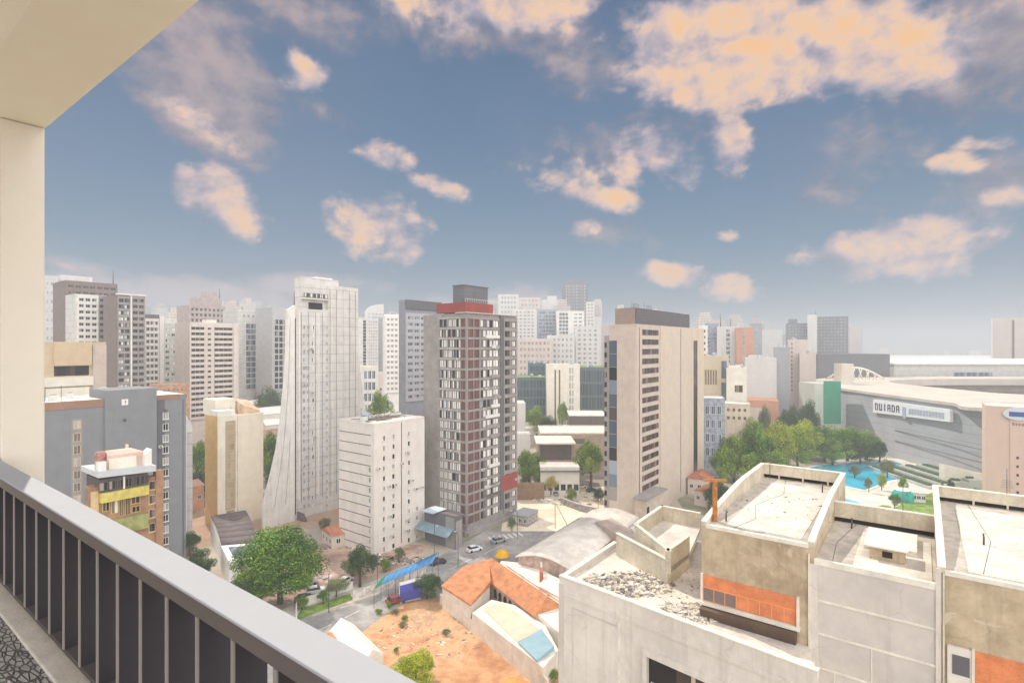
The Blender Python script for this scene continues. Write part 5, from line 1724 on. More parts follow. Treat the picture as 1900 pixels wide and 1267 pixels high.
def tree(label, px, ytop, hw, D, kind_='mid', low=.25, name='tree', group=None, cat='tree', x=None):
    """low = height fraction at which the crown starts"""
    _tn[0] += 1
    n = _tn[0]
    H = max(1.0, ztop(ytop, D))
    r = hw * D / F
    o = thing(name, label, cat, ((px - 950) / F * D, D, 0), n * 1.7, group)
    cm = CROWNS[kind_][n % len(CROWNS[kind_])]
    t = mesh_obj('trunk', TRUNKS[n % 2], o, (0, 0, -.02), (0, 0, 0), (min(H, r * 2.2) * .9, min(H, r * 2.2) * .9, H))
    hz = H * (1 - low) / 2
    mesh_obj('crown', cm, o, (0, 0, H - hz * .97), (0, 0, n * .7), (r * 1.05, r * 1.05, hz * 1.03))
    return o


tree('large bright green tree with broad rounded crown above the handrail', 520, 982, 92, 114, 'big', .12)
tree('lower shaded green tree against the left flank of large bright tree', 462, 1052, 55, 110, 'mid', .1)
tree('small leaning green tree emerging just over the handrail before big tree', 440, 1075, 38, 104, 'dark', .1)
tree('dark green tree at the foot of the narrow white building', 368, 1012, 34, 124, 'big_dark', .1)
tree('little dark tree behind the dark one by the narrow white building', 352, 985, 22, 140, 'dark', .2)
tree('dark conifer like tree standing before the white corner block', 668, 1012, 34, 122, 'dark', .05)
tree('greyish round tree on the grass verge by the road', 624, 1074, 26, 117, 'olive', .3)
tree('rounded dark bush between blue fabric awning and orange roofed house', 792, 1066, 36, 116, 'dark', .0, 'bush', cat='bush')
tree('yellow green tree on the orange earth lot, cut by the lower frame', 772, 1207, 50, 86, 'big_lime', .1)
tree('green bush behind the right gable of orange roofed house', 1020, 1098, 17, 108, 'bright', .0, 'bush', cat='bush')
tree('green bush under the corner of the pale concrete wing', 1022, 1236, 20, 88, 'mid', .0, 'bush', cat='bush')
tree('leafy tree against the lower floors of the patchwork tower', 982, 834, 33, 205, 'mid', .15)
tree('shorter tree right beside the leafy one by brick garden wall', 1003, 862, 18, 200, 'mid', .1)
tree('tall leafy tree against the left side of beige office tower', 1096, 816, 34, 205, 'mid', .12)
tree('small yellow blossoming tree in the sandy yard', 1022, 880, 17, 196, 'yellow', .15)
tree('wide dark tree before the pale grey building edge', 992, 752, 26, 300, 'mid', .1)
tree('second dark tree in the row beyond the white kiosk', 1016, 768, 20, 290, 'dark', .1)
tree('small round tree left of the brown windowless hall', 1043, 745, 14, 320, 'mid', .2)
tree('low pale tree among roofs above round tree', 1018, 742, 10, 380, 'olive', .3)
tree('sunlit tree on roof garden between white tower and blue grey tower', 706, 724, 25, 262, 'mid', .3)
tree('dark spreading tree below the hazy strip towers', 500, 712, 27, 300, 'dark', .1)
for i, (px, yt, hw, D, kd, lb) in enumerate([
        (505, 800, 30, 205, 'bright', 'bright green tree filling the gap between cream slab and white buttress'),
        (512, 845, 28, 195, 'dark', 'darker tree below the bright one beside the white buttress'),
        (366, 818, 24, 205, 'bright', 'green tree in gap between narrow white building and cream slab'),
        (370, 868, 26, 190, 'dark', 'dark tree lower in gap beside the ochre face')]):
    tree(lb, px, yt, hw, D, kd, .05)
ROWT = [(1340, 826, 22, 200, 'mid', 'bushy tree touching the foot of the beige office tower'),
        (1362, 800, 24, 215, 'mid', 'tree with pale blossoms second from the beige office tower'),
        (1372, 762, 22, 262, 'olive', 'greyish tree behind the trees beside cream annex'),
        (1400, 770, 26, 235, 'mid', 'tree standing before the orange shed'),
        (1412, 800, 30, 212, 'bright', 'bright tree low in front of the grove by the orange shed'),
        (1448, 778, 32, 240, 'lime', 'lime green tree in the middle of the arena grove'),
        (1420, 752, 16, 275, 'olive', 'pale thin tree rising behind the grove'),
        (1488, 775, 34, 250, 'lime', 'broad lime tree right of the middle of the arena grove'),
        (1480, 812, 30, 238, 'mid', 'lower shaded tree in front of broad lime tree'),
        (1530, 784, 34, 252, 'bright', 'bright tree before the green arena panel'),
        (1572, 790, 32, 254, 'mid', 'tree before the arena sign wall, next to last of grove'),
        (1608, 794, 26, 256, 'mid', 'last tree of the grove beneath the arena sign'),
        (1545, 815, 32, 246, 'mid', 'shaded low tree before the pool under green panel'),
        (1596, 818, 28, 248, 'dark', 'dark low tree left of the stepped terrace'),
        (1632, 815, 16, 250, 'dark', 'small dark tree against arena wall beside the white gazebo'),
        (1500, 738, 20, 290, 'dark', 'dark creeper covered tree left of the arena end tower'),
        (1466, 752, 22, 280, 'dark', 'dark bluish tree behind grove beneath pink slabs'),
        (1436, 830, 26, 205, 'mid', 'rounded tree in front left part of the grove near roof'),
        (1392, 838, 24, 205, 'mid', 'tree left in front of grove above concrete parapet'),
        (1332, 886, 26, 175, 'dark', 'dark tree between beige office tower and rusty post')]
for (px, yt, hw, D, kd, lb) in ROWT:
    tree(lb, px, yt, hw * 1.15, D, kd, .0, group='trees of the grove beside the arena')
tree('shaggy plant in the pool, greyish green', 1586, 862, 12, 222, 'olive', .0, 'shrub', cat='shrub')
tree('palm like shrub at the far pool edge, olive coloured', 1646, 850, 14, 222, 'olive', .1, 'shrub', cat='shrub')
tree('small shrub on paving below the pool', 1612, 886, 8, 200, 'olive', .1, 'shrub', cat='shrub')
tree('shrub with yellow tips under the palm like shrub', 1636, 876, 9, 203, 'lime', .0, 'shrub', cat='shrub')
tree('upright pointed shrub left of the teal pavilion', 1676, 882, 9, 196, 'mid', .0, 'shrub', cat='shrub')
tree('yellow hedge along parapet edge by the small pool', 1640, 936, 15, 176, 'lime', .0, 'shrub', cat='shrub')
tree('low green shrub beside the teal pavilion on lawn', 1660, 915, 12, 180, 'bright', .0, 'shrub', cat='shrub')
tree('dark pointed shrub behind the concrete parapet cap', 1764, 884, 7, 186, 'dark', .0, 'shrub', cat='shrub')
tree('second dark shrub behind parapet cap, thinner', 1748, 890, 5, 184, 'olive', .0, 'shrub', cat='shrub')
tree('spiky green shrub under the cream garden wall', 1790, 902, 8, 190, 'mid', .0, 'shrub', cat='shrub')
tree('green shrub left of the oval sign building base', 1812, 904, 8, 190, 'mid', .0, 'shrub', cat='shrub')

# ------------------------------------------------------------------ things on the ground: pavilion, gazebo, umbrella, awnings
def gthing(name, label, cat, px, py, rz=0.0, group=None):
    p = gp(px, py)
    return thing(name, label, cat, (p.x, p.y, 0), rz, group)


o = gthing('garden_pavilion', 'round teal pavilion with white canopy top on the lawn', 'pavilion', 1675, 928)
TEAL = M('teal_sheet', S(40, 168, 150), var=.2, scale=.8)
MB().lathe([(3.1, 0), (3.3, 1.0), (3.2, 2.4), (2.2, 3.6)], 18).build('wall', TEAL, o)
MB().lathe([(2.25, 3.6), (1.4, 4.2), (0, 4.5)], 18).build('canopy', WHITE, o)
o = gthing('white_gazebo', 'small white gazebo with pointed roof between the trees and arena wall', 'gazebo', 1607, 852)
q = MB()
for k in range(6):
    a_ = k * math.pi / 3
    q.tube([(2.6 * math.cos(a_), 2.6 * math.sin(a_), 0), (2.6 * math.cos(a_), 2.6 * math.sin(a_), 3)], .14, 5)
q.build('post', WHITE, o)
MB().lathe([(3.6, 2.9), (2.4, 3.6), (.9, 4.6), (.25, 5.4), (0, 7)], 12).build('roof', WHITE, o)
o = gthing('yellow_umbrella', 'round yellow umbrella by the roadside beyond the orange roofed house', 'umbrella', 932, 1046)
MB().lathe([(1.75, 2.0), (1.6, 2.6), (1.1, 3.2), (.5, 3.5), (0, 3.6)], 20).build('canopy', M('yellow_fabric', S(232, 178, 20), var=.1, scale=2), o)
MB().tube([(0, 0, 0), (0, 0, 3.3)], .05, 6).build('pole', STEEL, o)
BLUEF = M('blue_fabric', S(84, 140, 190), var=.08, scale=.5)
NAVY = M('navy_fabric', S(70, 72, 150), var=.1, scale=.6)
GREENF = M('green_fabric', S(50, 130, 86), var=.1, scale=.6)
o = thing('long_blue_awning', 'long sagging blue fabric awning with green end above the white fence', 'awning')
q = MB()
n = 10
for i in range(n):
    def ap(f, e):
        p = at(694 + 108 * f, 1092 - 48 * f ** .8, 112 + 7 * f)
        return (p.x + e * .8, p.y + e * (2.6 + 1.2 * f), p.z + e * (1.0) - .35 * math.sin(math.pi * f))
    f0, f1 = i / n, (i + 1) / n
    q.face([ap(f0, 0), ap(f1, 0), ap(f1, 1), ap(f0, 1)], 1 if i < 1 else 0, True)
a = q.build('fabric', [BLUEF, GREENF], o)
md = a.modifiers.new('thick', 'SOLIDIFY'); md.thickness = .06
q = MB()
for f in (0, .25, .5, .75, 1):
    p = ap(f, 0)
    q.tube([(p[0], p[1], 0), p], .06, 5)
    q.tube([(ap(f, 1)[0], ap(f, 1)[1], 0), ap(f, 1)], .06, 5)
q.build('pole', STEEL, o)
o = thing('navy_awning', 'short dark blue awning with white top edge under the long blue one', 'awning')
p0, p1 = at(745, 1094, 113), at(784, 1078, 115)
d_ = (p1 - p0); d_.z = 0
nn_ = Vector((d_.y, -d_.x, 0)).normalized() * -1.2
q = MB().prism([(p0.x, p0.y), (p1.x, p1.y), (p1.x + nn_.x, p1.y + nn_.y), (p0.x + nn_.x, p0.y + nn_.y)], [.9, .9, 1.0, 1.0], [2.6, 2.9, 4.0, 3.7])
q.build('fabric', NAVY, o)
q = MB().prism([(p0.x + nn_.x, p0.y + nn_.y), (p1.x + nn_.x, p1.y + nn_.y), (p1.x + nn_.x * 1.6, p1.y + nn_.y * 1.6), (p0.x + nn_.x * 1.6, p0.y + nn_.y * 1.6)], 0, [4.1, 4.4, 4.4, 4.1])
q.build('top_edge', WHITE, o)


def fence(name, label, pix, h, mat, capm=None, th=.2, cat='wall'):
    o = thing(name, label, cat)
    for (a, b_) in zip(pix[:-1], pix[1:]):
        p, q_ = gp(*a), gp(*b_)
        d = (q_ - p).normalized()
        n = Vector((-d.y, d.x, 0)) * th
        MB().prism([(p.x, p.y), (q_.x, q_.y), (q_.x + n.x, q_.y + n.y), (p.x + n.x, p.y + n.y)], 0, h).build('panel', mat, o)
        if capm:
            MB().prism([(p.x - n.x * .2, p.y - n.y * .2), (q_.x - n.x * .2, q_.y - n.y * .2), (q_.x + n.x * 1.2, q_.y + n.y * 1.2), (p.x + n.x * 1.2, p.y + n.y * 1.2)], h + .002, h + .1).build('cap', capm, o)
    return o


fence('white_fence', 'white fence panels with posts below the long blue awning', [(655, 1114), (700, 1099), (745, 1084), (790, 1066)], 2.0, M('fence_white', S(222, 214, 204), var=.2, scale=.8, streak=.5), cat='fence')
fence('low_white_wall', 'low white wall with cap along the grass verge and small tree', [(551, 1158), (551, 1128), (600, 1112), (655, 1092)], 1.6, WHITE, CAPC)
fence('stone_fence', 'grey railing fence across the sandy yard beside beige tower', [(1040, 935), (1075, 948), (1120, 958), (1175, 962)], 2.2, M('grey_stone', S(160, 154, 148), var=.25, scale=1.2, bump=.5), WHITE, cat='fence')

# cars
CARW = [M('car_white', S(236, 236, 236), rough=.25, var=.02, spec=.6), M('car_silver', S(170, 172, 176), rough=.25, var=.02, metal=.3, spec=.6), M('car_dark', S(58, 60, 66), rough=.25, var=.02, spec=.6), M('car_red', S(150, 44, 40), rough=.25, var=.02, spec=.6)]
CGL = glass('car_glass', [(0, S(40, 46, 54)), (.5, S(56, 62, 70))], .08)
TYRE = M('tyre', S(34, 34, 36), rough=.9)
LAMP = M('lamp_lens', S(220, 220, 214), rough=.2)
TAIL = M('tail_lens', S(150, 30, 26), rough=.3)


def car_meshes():
    ms = {}
    body = MB().vprism([(-2.1, .3), (-2.15, .75), (-2.0, .95), (-1.4, 1.0), (1.0, 1.0), (1.95, .85), (2.12, .6), (2.08, .3)], -.85, .85)
    ms['body'] = body
    cab = MB()
    pb = [(-1.75, .99), (1.0, .99)]
    v = [(-1.75, -.8, .99), (1.05, -.8, .99), (1.05, .8, .99), (-1.75, .8, .99), (-1.3, -.64, 1.46), (.35, -.64, 1.46), (.35, .64, 1.46), (-1.3, .64, 1.46)]
    for f in ((0, 1, 5, 4), (1, 2, 6, 5), (2, 3, 7, 6), (3, 0, 4, 7), (4, 5, 6, 7)):
        cab.face([v[i] for i in f])
    ms['window'] = cab
    ms['roof'] = MB().prism([(-1.3, -.66), (.36, -.66), (.36, .66), (-1.3, .66)], 1.462, 1.51)
    return ms


CM = car_meshes()
CARCACHE = {}
WHM = MB().vprism([(.33 * math.cos(k * .5236), .33 + .33 * math.sin(k * .5236)) for k in range(12)], -.1, .1).mesh('wheel', [TYRE])
LMM = MB().box(-.03, .03, -.2, .2, -.08, .08).mesh('headlight', [LAMP])
TMM = MB().box(-.03, .03, -.18, .18, -.1, .1).mesh('tail_light', [TAIL])


def car(label, px, py, rz, ci, z=0.0, group=None, pos=None):
    p = pos or gp(px, py)
    o = thing('parked_car', label, 'car', (p.x, p.y, z or p.z * 0 + .02), R(rz), group)
    if ci not in CARCACHE:
        CARCACHE[ci] = {k: CM[k].mesh(k, [CGL if k == 'window' else CARW[ci]]) for k in CM}
    for k, me in CARCACHE[ci].items():
        mesh_obj(k, me, o)
    for sx in (-1.3, 1.35):
        for sy in (-.78, .78):
            mesh_obj('wheel', WHM, o, (sx, sy, 0))
    for sy in (-.6, .6):
        mesh_obj('headlight', LMM, o, (2.1, sy, .68))
        mesh_obj('tail_light', TMM, o, (-2.12, sy, .74))
    return o


random.seed(5)
cg = 'cars parked in the yards between the buildings'
car('white car parked under the greyish round tree', 585, 1100, 25, 0, group=cg)
car('silver car parked beside the white one on pink earth', 572, 1085, 25, 1, group=cg)
car('dark car nearest to the large bright tree trunk', 566, 1115, 25, 2, group=cg)
car('white car parked left of the white fence', 640, 1082, 70, 0, group=cg)
car('white car on the yard before the white shops', 1042, 893, 12, 0, group=cg)
car('silver car on the yard next to white car', 1058, 899, 12, 1, group=cg)
car('white car under the tall leafy tree', 1078, 905, 15, 0, group=cg)
car('dark car furthest along by the stone fence', 1098, 912, 15, 2, group=cg)
car('red car behind the row by the yellow tree', 1046, 912, 100, 3, group=cg)
car('silver car by the yellow blossoming tree', 1030, 918, 100, 1, group=cg)
car('white car passing on road below the podium', 880, 1022, 35, 0, group=cg)
car('white car at the foot of the beige office tower', 1148, 965, 40, 0, group=cg)

# ------------------------------------------------------------------ low roofs in the lower middle
o = thing('orange_roofed_house', 'house with L shaped orange roof and row of arched dark windows', 'house')
HW = M('house_white', S(232, 222, 208), var=.08, scale=.5, streak=.25)
HR = M('house_rosy', S(206, 176, 156), var=.12, scale=.6, streak=.3)
r0, r1 = Vector((-4.6, 121.0)), Vector((7.2, 101.5))
dd = (r1 - r0).normalized(); nl = Vector((dd.y, -dd.x))
if nl.x > 0: nl = -nl
e0, e1 = r0 + nl * 3.6, r1 + nl * 3.6
k0, k1 = r0 - nl * 3.2, r1 - nl * 3.2
MB().prism([tuple(e0 - nl * .4), tuple(e1 - nl * .4), tuple(k1 + nl * .4), tuple(k0 + nl * .4)], 0, 4.4).build('wall', HR, o)
def v3(v, z): return (v.x, v.y, z)
q = MB()
q.face([v3(e0, 4.4), v3(e1, 4.4), v3(r1 - dd * 1.2, 6.9), v3(r0, 6.9)])
q.face([v3(k1, 4.4), v3(k0, 4.4), v3(r0, 6.9), v3(r1 - dd * 1.2, 6.9)])
q.face([v3(e1, 4.4), v3(k1, 4.4), v3(r1 - dd * 1.2, 6.9)])
a = q.build('roof', ORANGE, o); md = a.modifiers.new('t', 'SOLIDIFY'); md.thickness = .2
q = MB()
wpoly = [Vector((-14.5, 111.5)), Vector((-7.8, 103.2)), Vector((-4.4, 112.0)), Vector((-5.0, 121.5)), Vector((-10.5, 120.3))]
q.prism([tuple(p) for p in wpoly], 4.6, [4.9, 4.9, 5.6, 6.3, 5.4])
q.build('roof', ORANGE, o)
cw = sum(wpoly, Vector((0, 0))) / 5
MB().prism([tuple(p + (cw - p) * .04) for p in wpoly], 0, 4.59).build('wall', HW, o)
for k in range(7):
    c = e0 - nl * .38 + dd * (7.5 + k * 2.0)
    w_ = MB().vprism([(-.6, 0), (.6, 0), (.6, 1.3), (.42, 1.75), (0, 1.95), (-.42, 1.75), (-.6, 1.3)], -.05, .05)
    w_.build('window', G_DARK, o, (c.x, c.y, 1.7), (0, 0, math.atan2(dd.y, dd.x)))
ed = MB()
ed.prism([tuple(k0 + dd * 1), tuple(k1), tuple(k1 - nl * .5), tuple(k0 - nl * .5 + dd * 1)], 0, 5.0)
ed.build('parapet', HW, o)
o = thing('cream_flat_roof_house', 'long cream flat roof with white side walls and pale blue skylight', 'house')
def zpoly(pix, z): return [tuple(gp(px, py, z))[:2] for px, py in pix]
cp = zpoly([(876, 1136), (912, 1112), (955, 1122), (1012, 1160), (1036, 1205), (1008, 1238)], 3.8)
MB().prism(cp, 0, 3.8).build('wall', HW, o)
MB().prism(zpoly([(896, 1128), (930, 1116), (1003, 1168), (960, 1190)], 3.95), 3.81, 3.95).build('roof', M('peach_roof', S(226, 204, 178), var=.08, scale=.4), o)
MB().prism(zpoly([(962, 1191), (1004, 1174), (1028, 1202), (996, 1224)], 4.2), 3.82, [4.2, 5.0, 4.6, 4.2]).build('skylight', M('skylight_blue', S(150, 178, 188), rough=.3, var=.05), o)
fence('long_white_wall', 'long white boundary wall running down along the orange earth lot', [(845, 1130), (880, 1160), (930, 1205), (985, 1256), (1015, 1290)], 2.4, HW, CAPC, .3)
fence('short_white_wall', 'short white wall stepping down from the orange house corner', [(816, 1120), (850, 1150), (882, 1178)], 2.2, HW, None, .25)
o = thing('orange_canopy', 'rounded orange canopy cut by the lower frame edge', 'canopy')
c = at(955, 1275, 80)
q = MB().lathe([(3.2, c.z - 1.2), (2.7, c.z - .2), (1.6, c.z + .7), (0, c.z + 1.1)], 20, c=(c.x, c.y))
q.build('fabric', M('orange_fabric', S(222, 150, 88), var=.08), o)
MB().tube([(c.x, c.y, 0), (c.x, c.y, c.z + 1)], .1, 6).build('pole', STEEL, o)
o = thing('white_gabled_hut', 'small white gabled hut with orange patch at handrail edge', 'house')
hp = zpoly([(610, 1166), (655, 1150), (712, 1205), (668, 1232)], 4)
MB().prism(hp, 0, [3.4, 3.4, 3.4, 3.4]).build('wall', HW, o)
hv = [Vector(p) for p in hp]
m0, m1 = (hv[0] + hv[1]) / 2, (hv[2] + hv[3]) / 2
q = MB()
q.face([v3(hv[0], 3.4), v3(hv[3], 3.4), v3(m1, 5.2), v3(m0, 5.2)])
q.face([v3(hv[1], 3.4), v3(m0, 5.2), v3(m1, 5.2), v3(hv[2], 3.4)])
q.face([v3(hv[2], 3.4), v3(m1, 5.2), v3(hv[3], 3.4)]); q.face([v3(hv[0], 3.4), v3(m0, 5.2), v3(hv[1], 3.4)])
a = q.build('roof', M('white_roof', S(236, 228, 218), var=.06), o); md = a.modifiers.new('t', 'SOLIDIFY'); md.thickness = .15
MB().prism(zpoly([(604, 1172), (628, 1158), (640, 1170), (618, 1184)], 4.0), 0, 3.6).build('porch', ORANGE, o)
rubble('building_rubble', gp(540, 1075).x, gp(540, 1075).y, 9, 5, .02, 120, 1.3, [ROOFC, TAUPE, PALE])
rubble('building_rubble', gp(720, 1040).x, gp(720, 1040).y, 10, 3, .02, 260, 1.1, [BROWNG, TAUPE, CAPC, DARK])
rubble('building_rubble', gp(625, 1010).x, gp(625, 1010).y, 7, 3.5, .02, 160, 1.6, [BROWNG, TAUPE, HR])
rubble('yard_rubble', gp(1060, 925).x, gp(1060, 925).y, 14, 8, .02, 320, 1.4, [CAPC, TAUPE, WHITE, ROOFC])

# white roofed hall between the towers and the near building
B = Bld('white_roofed_hall', 'hall with broad white roof and rosy stone side wall in front of beige tower', 'hall', 962, 1058, 1182, 116, 1012, WHITE, parapet=0, body=False, z=8.0, rot=4)
MB().box(0, B.W, 0, B.L, 0, 6.4).build('wall', M('rosy_stone', S(188, 166, 154), var=.18, scale=.8, bump=.5), B.root)
prof = []
for k in range(13):
    f = k / 12
    prof.append((-.6 + (B.L + 1.2) * f, 6.4 + 1.5 * math.sin(math.pi * f)))
q = MB()
for (y0, z0_) in prof:
    q.v += [(-.5, y0, z0_), (B.W + .5, y0, z0_)]
for k in range(12):
    q.f.append((2 * k, 2 * k + 1, 2 * k + 3, 2 * k + 2)); q.mi.append(0); q.sm.append(True)
a = q.build('roof', M('white_membrane_roof', S(226, 216, 204), var=.10, scale=.3, bump=.2, crack=.3, patch=S(204, 194, 182)), B.root)
md = a.modifiers.new('t', 'SOLIDIFY'); md.thickness = .25
q = MB(); q.v = [(0.02, y, z) for y, z in prof] ; q.f = [tuple(range(13))[::-1]]; q.mi = [0]; q.sm = [False]
q.build('gable', MATS['rosy_stone'], B.root)
B.slab('corner_post', 'L', B.L * .52, B.L * .56, 0, 6.4, .15, WHITE)
B.slab('corner_post', 'L', -.1, .9, 0, 6.4, .2, WHITE)
B.done()
o = thing('lean_to_roof', 'brown lean-to roof strip right of the white roofed hall', 'roof')
MB().prism(zpoly([(1105, 968), (1135, 960), (1182, 985), (1182, 1010)], 8.5), 0, [8.6, 8.4, 8.0, 8.2]).build('roof_strip', M('lean_brown', S(176, 160, 148), var=.1, streak=.2), o)
o = thing('pale_terrace_house', 'low pale house with rough terrace roof beside the concrete wing', 'house')
MB().prism(zpoly([(930, 1040), (985, 1045), (1060, 1085), (1045, 1180), (1010, 1150), (965, 1110), (915, 1060)], 4.6), 0, 4.6).build('wall', HW, o)
MB().prism(zpoly([(1015, 1062), (1050, 1078), (1046, 1110), (1000, 1085)], 5.6), 4.601, 5.4).build('roof_room', HW, o)
MB().prism(zpoly([(1001, 1052), (1008, 1054), (1008, 1064), (1001, 1062)], 6.5), 4.602, 6.6).build('brick_pier', M('brick_pier', S(168, 110, 92), var=.1), o)
rubble('roof_rubble', gp(950, 1075, 4.6).x, gp(950, 1075, 4.6).y, 3.5, 2.5, 4.62, 90, .7, [ORANGE, HW, CAPC])

# power poles and lamps in the yard
q_ = thing('utility_pole', 'leaning dark utility pole with wires over the sandy yard', 'pole')
p = gp(1030, 980)
MB().tube([(p.x, p.y, 0), (p.x, p.y, 7.5)], .12, 6).build('pole', BROWNG, q_)
MB().tube([(p.x + 4.5, p.y - 6, 0), (p.x + .3, p.y, 7.2)], .10, 6).build('brace', BROWNG, q_)
MB().box(p.x - .9, p.x + .9, p.y - .06, p.y + .06, 7.0, 7.15).build('crossarm', BROWNG, q_)


# ------------------------------------------------------------------ low city between and behind
random.seed(21)
LOWW = [HAZY1, HAZY3, HAZY4, CREAM, M('low_brick', S(198, 148, 120), var=.12, scale=.3), TAUPE, WHITE]
LOWR = [TERRA, PALE, ROOFC, M('tile_roof', S(186, 122, 92), var=.12, scale=.6), HAZY2]
WORDS = ['white', 'pinkish', 'tan', 'cream', 'brick red', 'taupe', 'bright white']
RW = ['terracotta', 'pale', 'screed', 'tiled', 'grey']


def low_house(px, D, w, d, h, iw, ir, label, group, wins=True):
    X = (px - 950) / F * D
    o = thing('low_house', label, 'house', (X, D, 0), ANG + random.uniform(-.3, .3), group)
    MB().box(-w / 2, w / 2, -d / 2, d / 2, 0, h).build('wall', LOWW[iw], o)
    if random.random() < .5:
        q = MB()
        t = h + w * .16
        q.face([(-w / 2 - .3, -d / 2 - .3, h), (w / 2 + .3, -d / 2 - .3, h), (w / 2 + .3, 0, t), (-w / 2 - .3, 0, t)])
        q.face([(w / 2 + .3, d / 2 + .3, h), (-w / 2 - .3, d / 2 + .3, h), (-w / 2 - .3, 0, t), (w / 2 + .3, 0, t)])
        q.face([(w / 2 + .3, -d / 2 - .3, h), (w / 2 + .3, d / 2 + .3, h), (w / 2 + .3, 0, t)])
        q.face([(-w / 2 - .3, -d / 2 - .3, h), (-w / 2 - .3, 0, t), (-w / 2 - .3, d / 2 + .3, h)])
        q.build('roof', LOWR[ir], o)
    else:
        MB().box(-w / 2 - .2, w / 2 + .2, -d / 2 - .2, d / 2 + .2, h, h + .35).build('roof', LOWR[ir], o)
    if wins:
        me = win_mesh(1.2, 1.3, G_DARK, FRAME, 1, False)
        for k in range(3):
            mesh_obj('window', me, o, (-w / 2 + w * (k + .5) / 3, -d / 2, h * .55))
            mesh_obj('window', me, o, (-w / 2, -d / 2 + d * (k + .5) / 3, h * .55), (0, 0, -math.pi / 2))
    return o


LOWS = [  # px, depth, w, d, h, wall, roof, where
    (318, 190, 10, 9, 10, 1, 3, 'left of the beige apartment tower foot'), (340, 178, 9, 8, 8, 4, 0, 'below the salmon brick block'),
    (450, 250, 16, 12, 14, 3, 1, 'behind the cream slab roof house'), (470, 230, 12, 10, 14, 1, 3, 'right behind the cream slab building'),
    (505, 225, 15, 12, 17, 1, 0, 'beside the white buttress under dark tree'), (515, 245, 12, 10, 19, 0, 2, 'behind the pinkish house by the buttress'),
    (498, 290, 20, 14, 18, 6, 1, 'beneath the dark spreading tree'), (462, 300, 22, 12, 20, 0, 2, 'at the foot of the pale twin tower'),
    (970, 300, 14, 12, 9, 3, 2, 'beside the wide dark tree'), (1000, 330, 14, 12, 8, 0, 0, 'above the row of dark trees'),
    (1035, 285, 12, 10, 6, 6, 1, 'in front of the round tree'), (1060, 300, 16, 12, 8, 3, 2, 'behind the brown windowless hall'),
    (1085, 320, 18, 14, 9, 1, 2, 'below the yellow roofed glass block'), (1105, 290, 14, 12, 9, 2, 1, 'against the beige office tower flank'),
    (975, 365, 20, 12, 8, 2, 2, 'at the foot of dark green glass building'), (1040, 250, 9, 7, 4, 6, 1, 'like a truck depot before brown hall'),
    (1330, 300, 14, 12, 8, 4, 0, 'behind the mottled blue building'), (1320, 185, 9, 8, 5, 1, 3, 'behind the rusty post'),
    (1352, 178, 8, 7, 4.5, 6, 1, 'between parapet and grove'), (1300, 200, 10, 8, 6, 1, 3, 'at the foot of beige tower by grove'),
    (715, 300, 14, 12, 16, 3, 1, 'behind the sunlit roof garden tree'), (740, 260, 12, 9, 17, 1, 2, 'above junk on the white corner block'),
    (975, 166, 7, 5, 3, 5, 4, 'by the podium of the patchwork tower'), (1085, 150, 9, 7, 4, 6, 1, 'in the sandy yard by utility pole'),
    (640, 150, 10, 7, 3.5, 1, 3, 'in rubble behind the white corner block'), (1160, 150, 8, 6, 5, 3, 1, 'by entrance of beige office tower'),
    (1700, 190, 6, 4, 3, 0, 1, 'on the lawn edge near teal pavilion')]
for (px, D, w, d, h, iw, ir, wh) in LOWS:
    low_house(px, D, w, d, h, iw, ir, f'low {WORDS[iw]} house with {RW[ir]} roof {wh}', 'low houses between the towers', True)
LB = 'tiny hazy low building in the far city under the horizon'
for i in range(230):
    D = random.uniform(520, 1500) if i < 150 else random.uniform(1400, 3000)
    px = random.uniform(935, 1900) if random.random() < .85 else random.uniform(90, 935)
    if px > 1500 and D < 950:
        D += 500
    tall = random.random() < .14
    h = random.uniform(6, 20) if not tall else random.uniform(24, 44)
    w = random.uniform(14, 34)
    X = (px - 950) / F * D
    if 290 < X < 900 and 640 < D < 900:
        continue
    o = thing('distant_building', LB, 'building', (X, D, 0), ANG + random.uniform(-.5, .5), 'tiny buildings of the far city')
    MB().box(-w / 2, w / 2, -w / 2, w / 2, 0, h).box(-w / 2 + 1, 0, -w / 4, w / 4, h, h + 2).build('block', LOWW[i % 7], o)
for i in range(40):
    D = random.uniform(420, 1200)
    px = random.uniform(935, 1130) if i % 2 else random.uniform(1300, 1900)
    X = (px - 950) / F * D
    if X > 180 and D < 1000:
        continue
    o = thing('distant_tree', 'tiny hazy tree among low roofs of the far city', 'tree', (X, D, 0), i, 'tiny trees of the far city')
    mesh_obj('crown', CROWNS['mid'][i % 2], o, (0, 0, 6), (0, 0, i), (7, 7, 6.5))

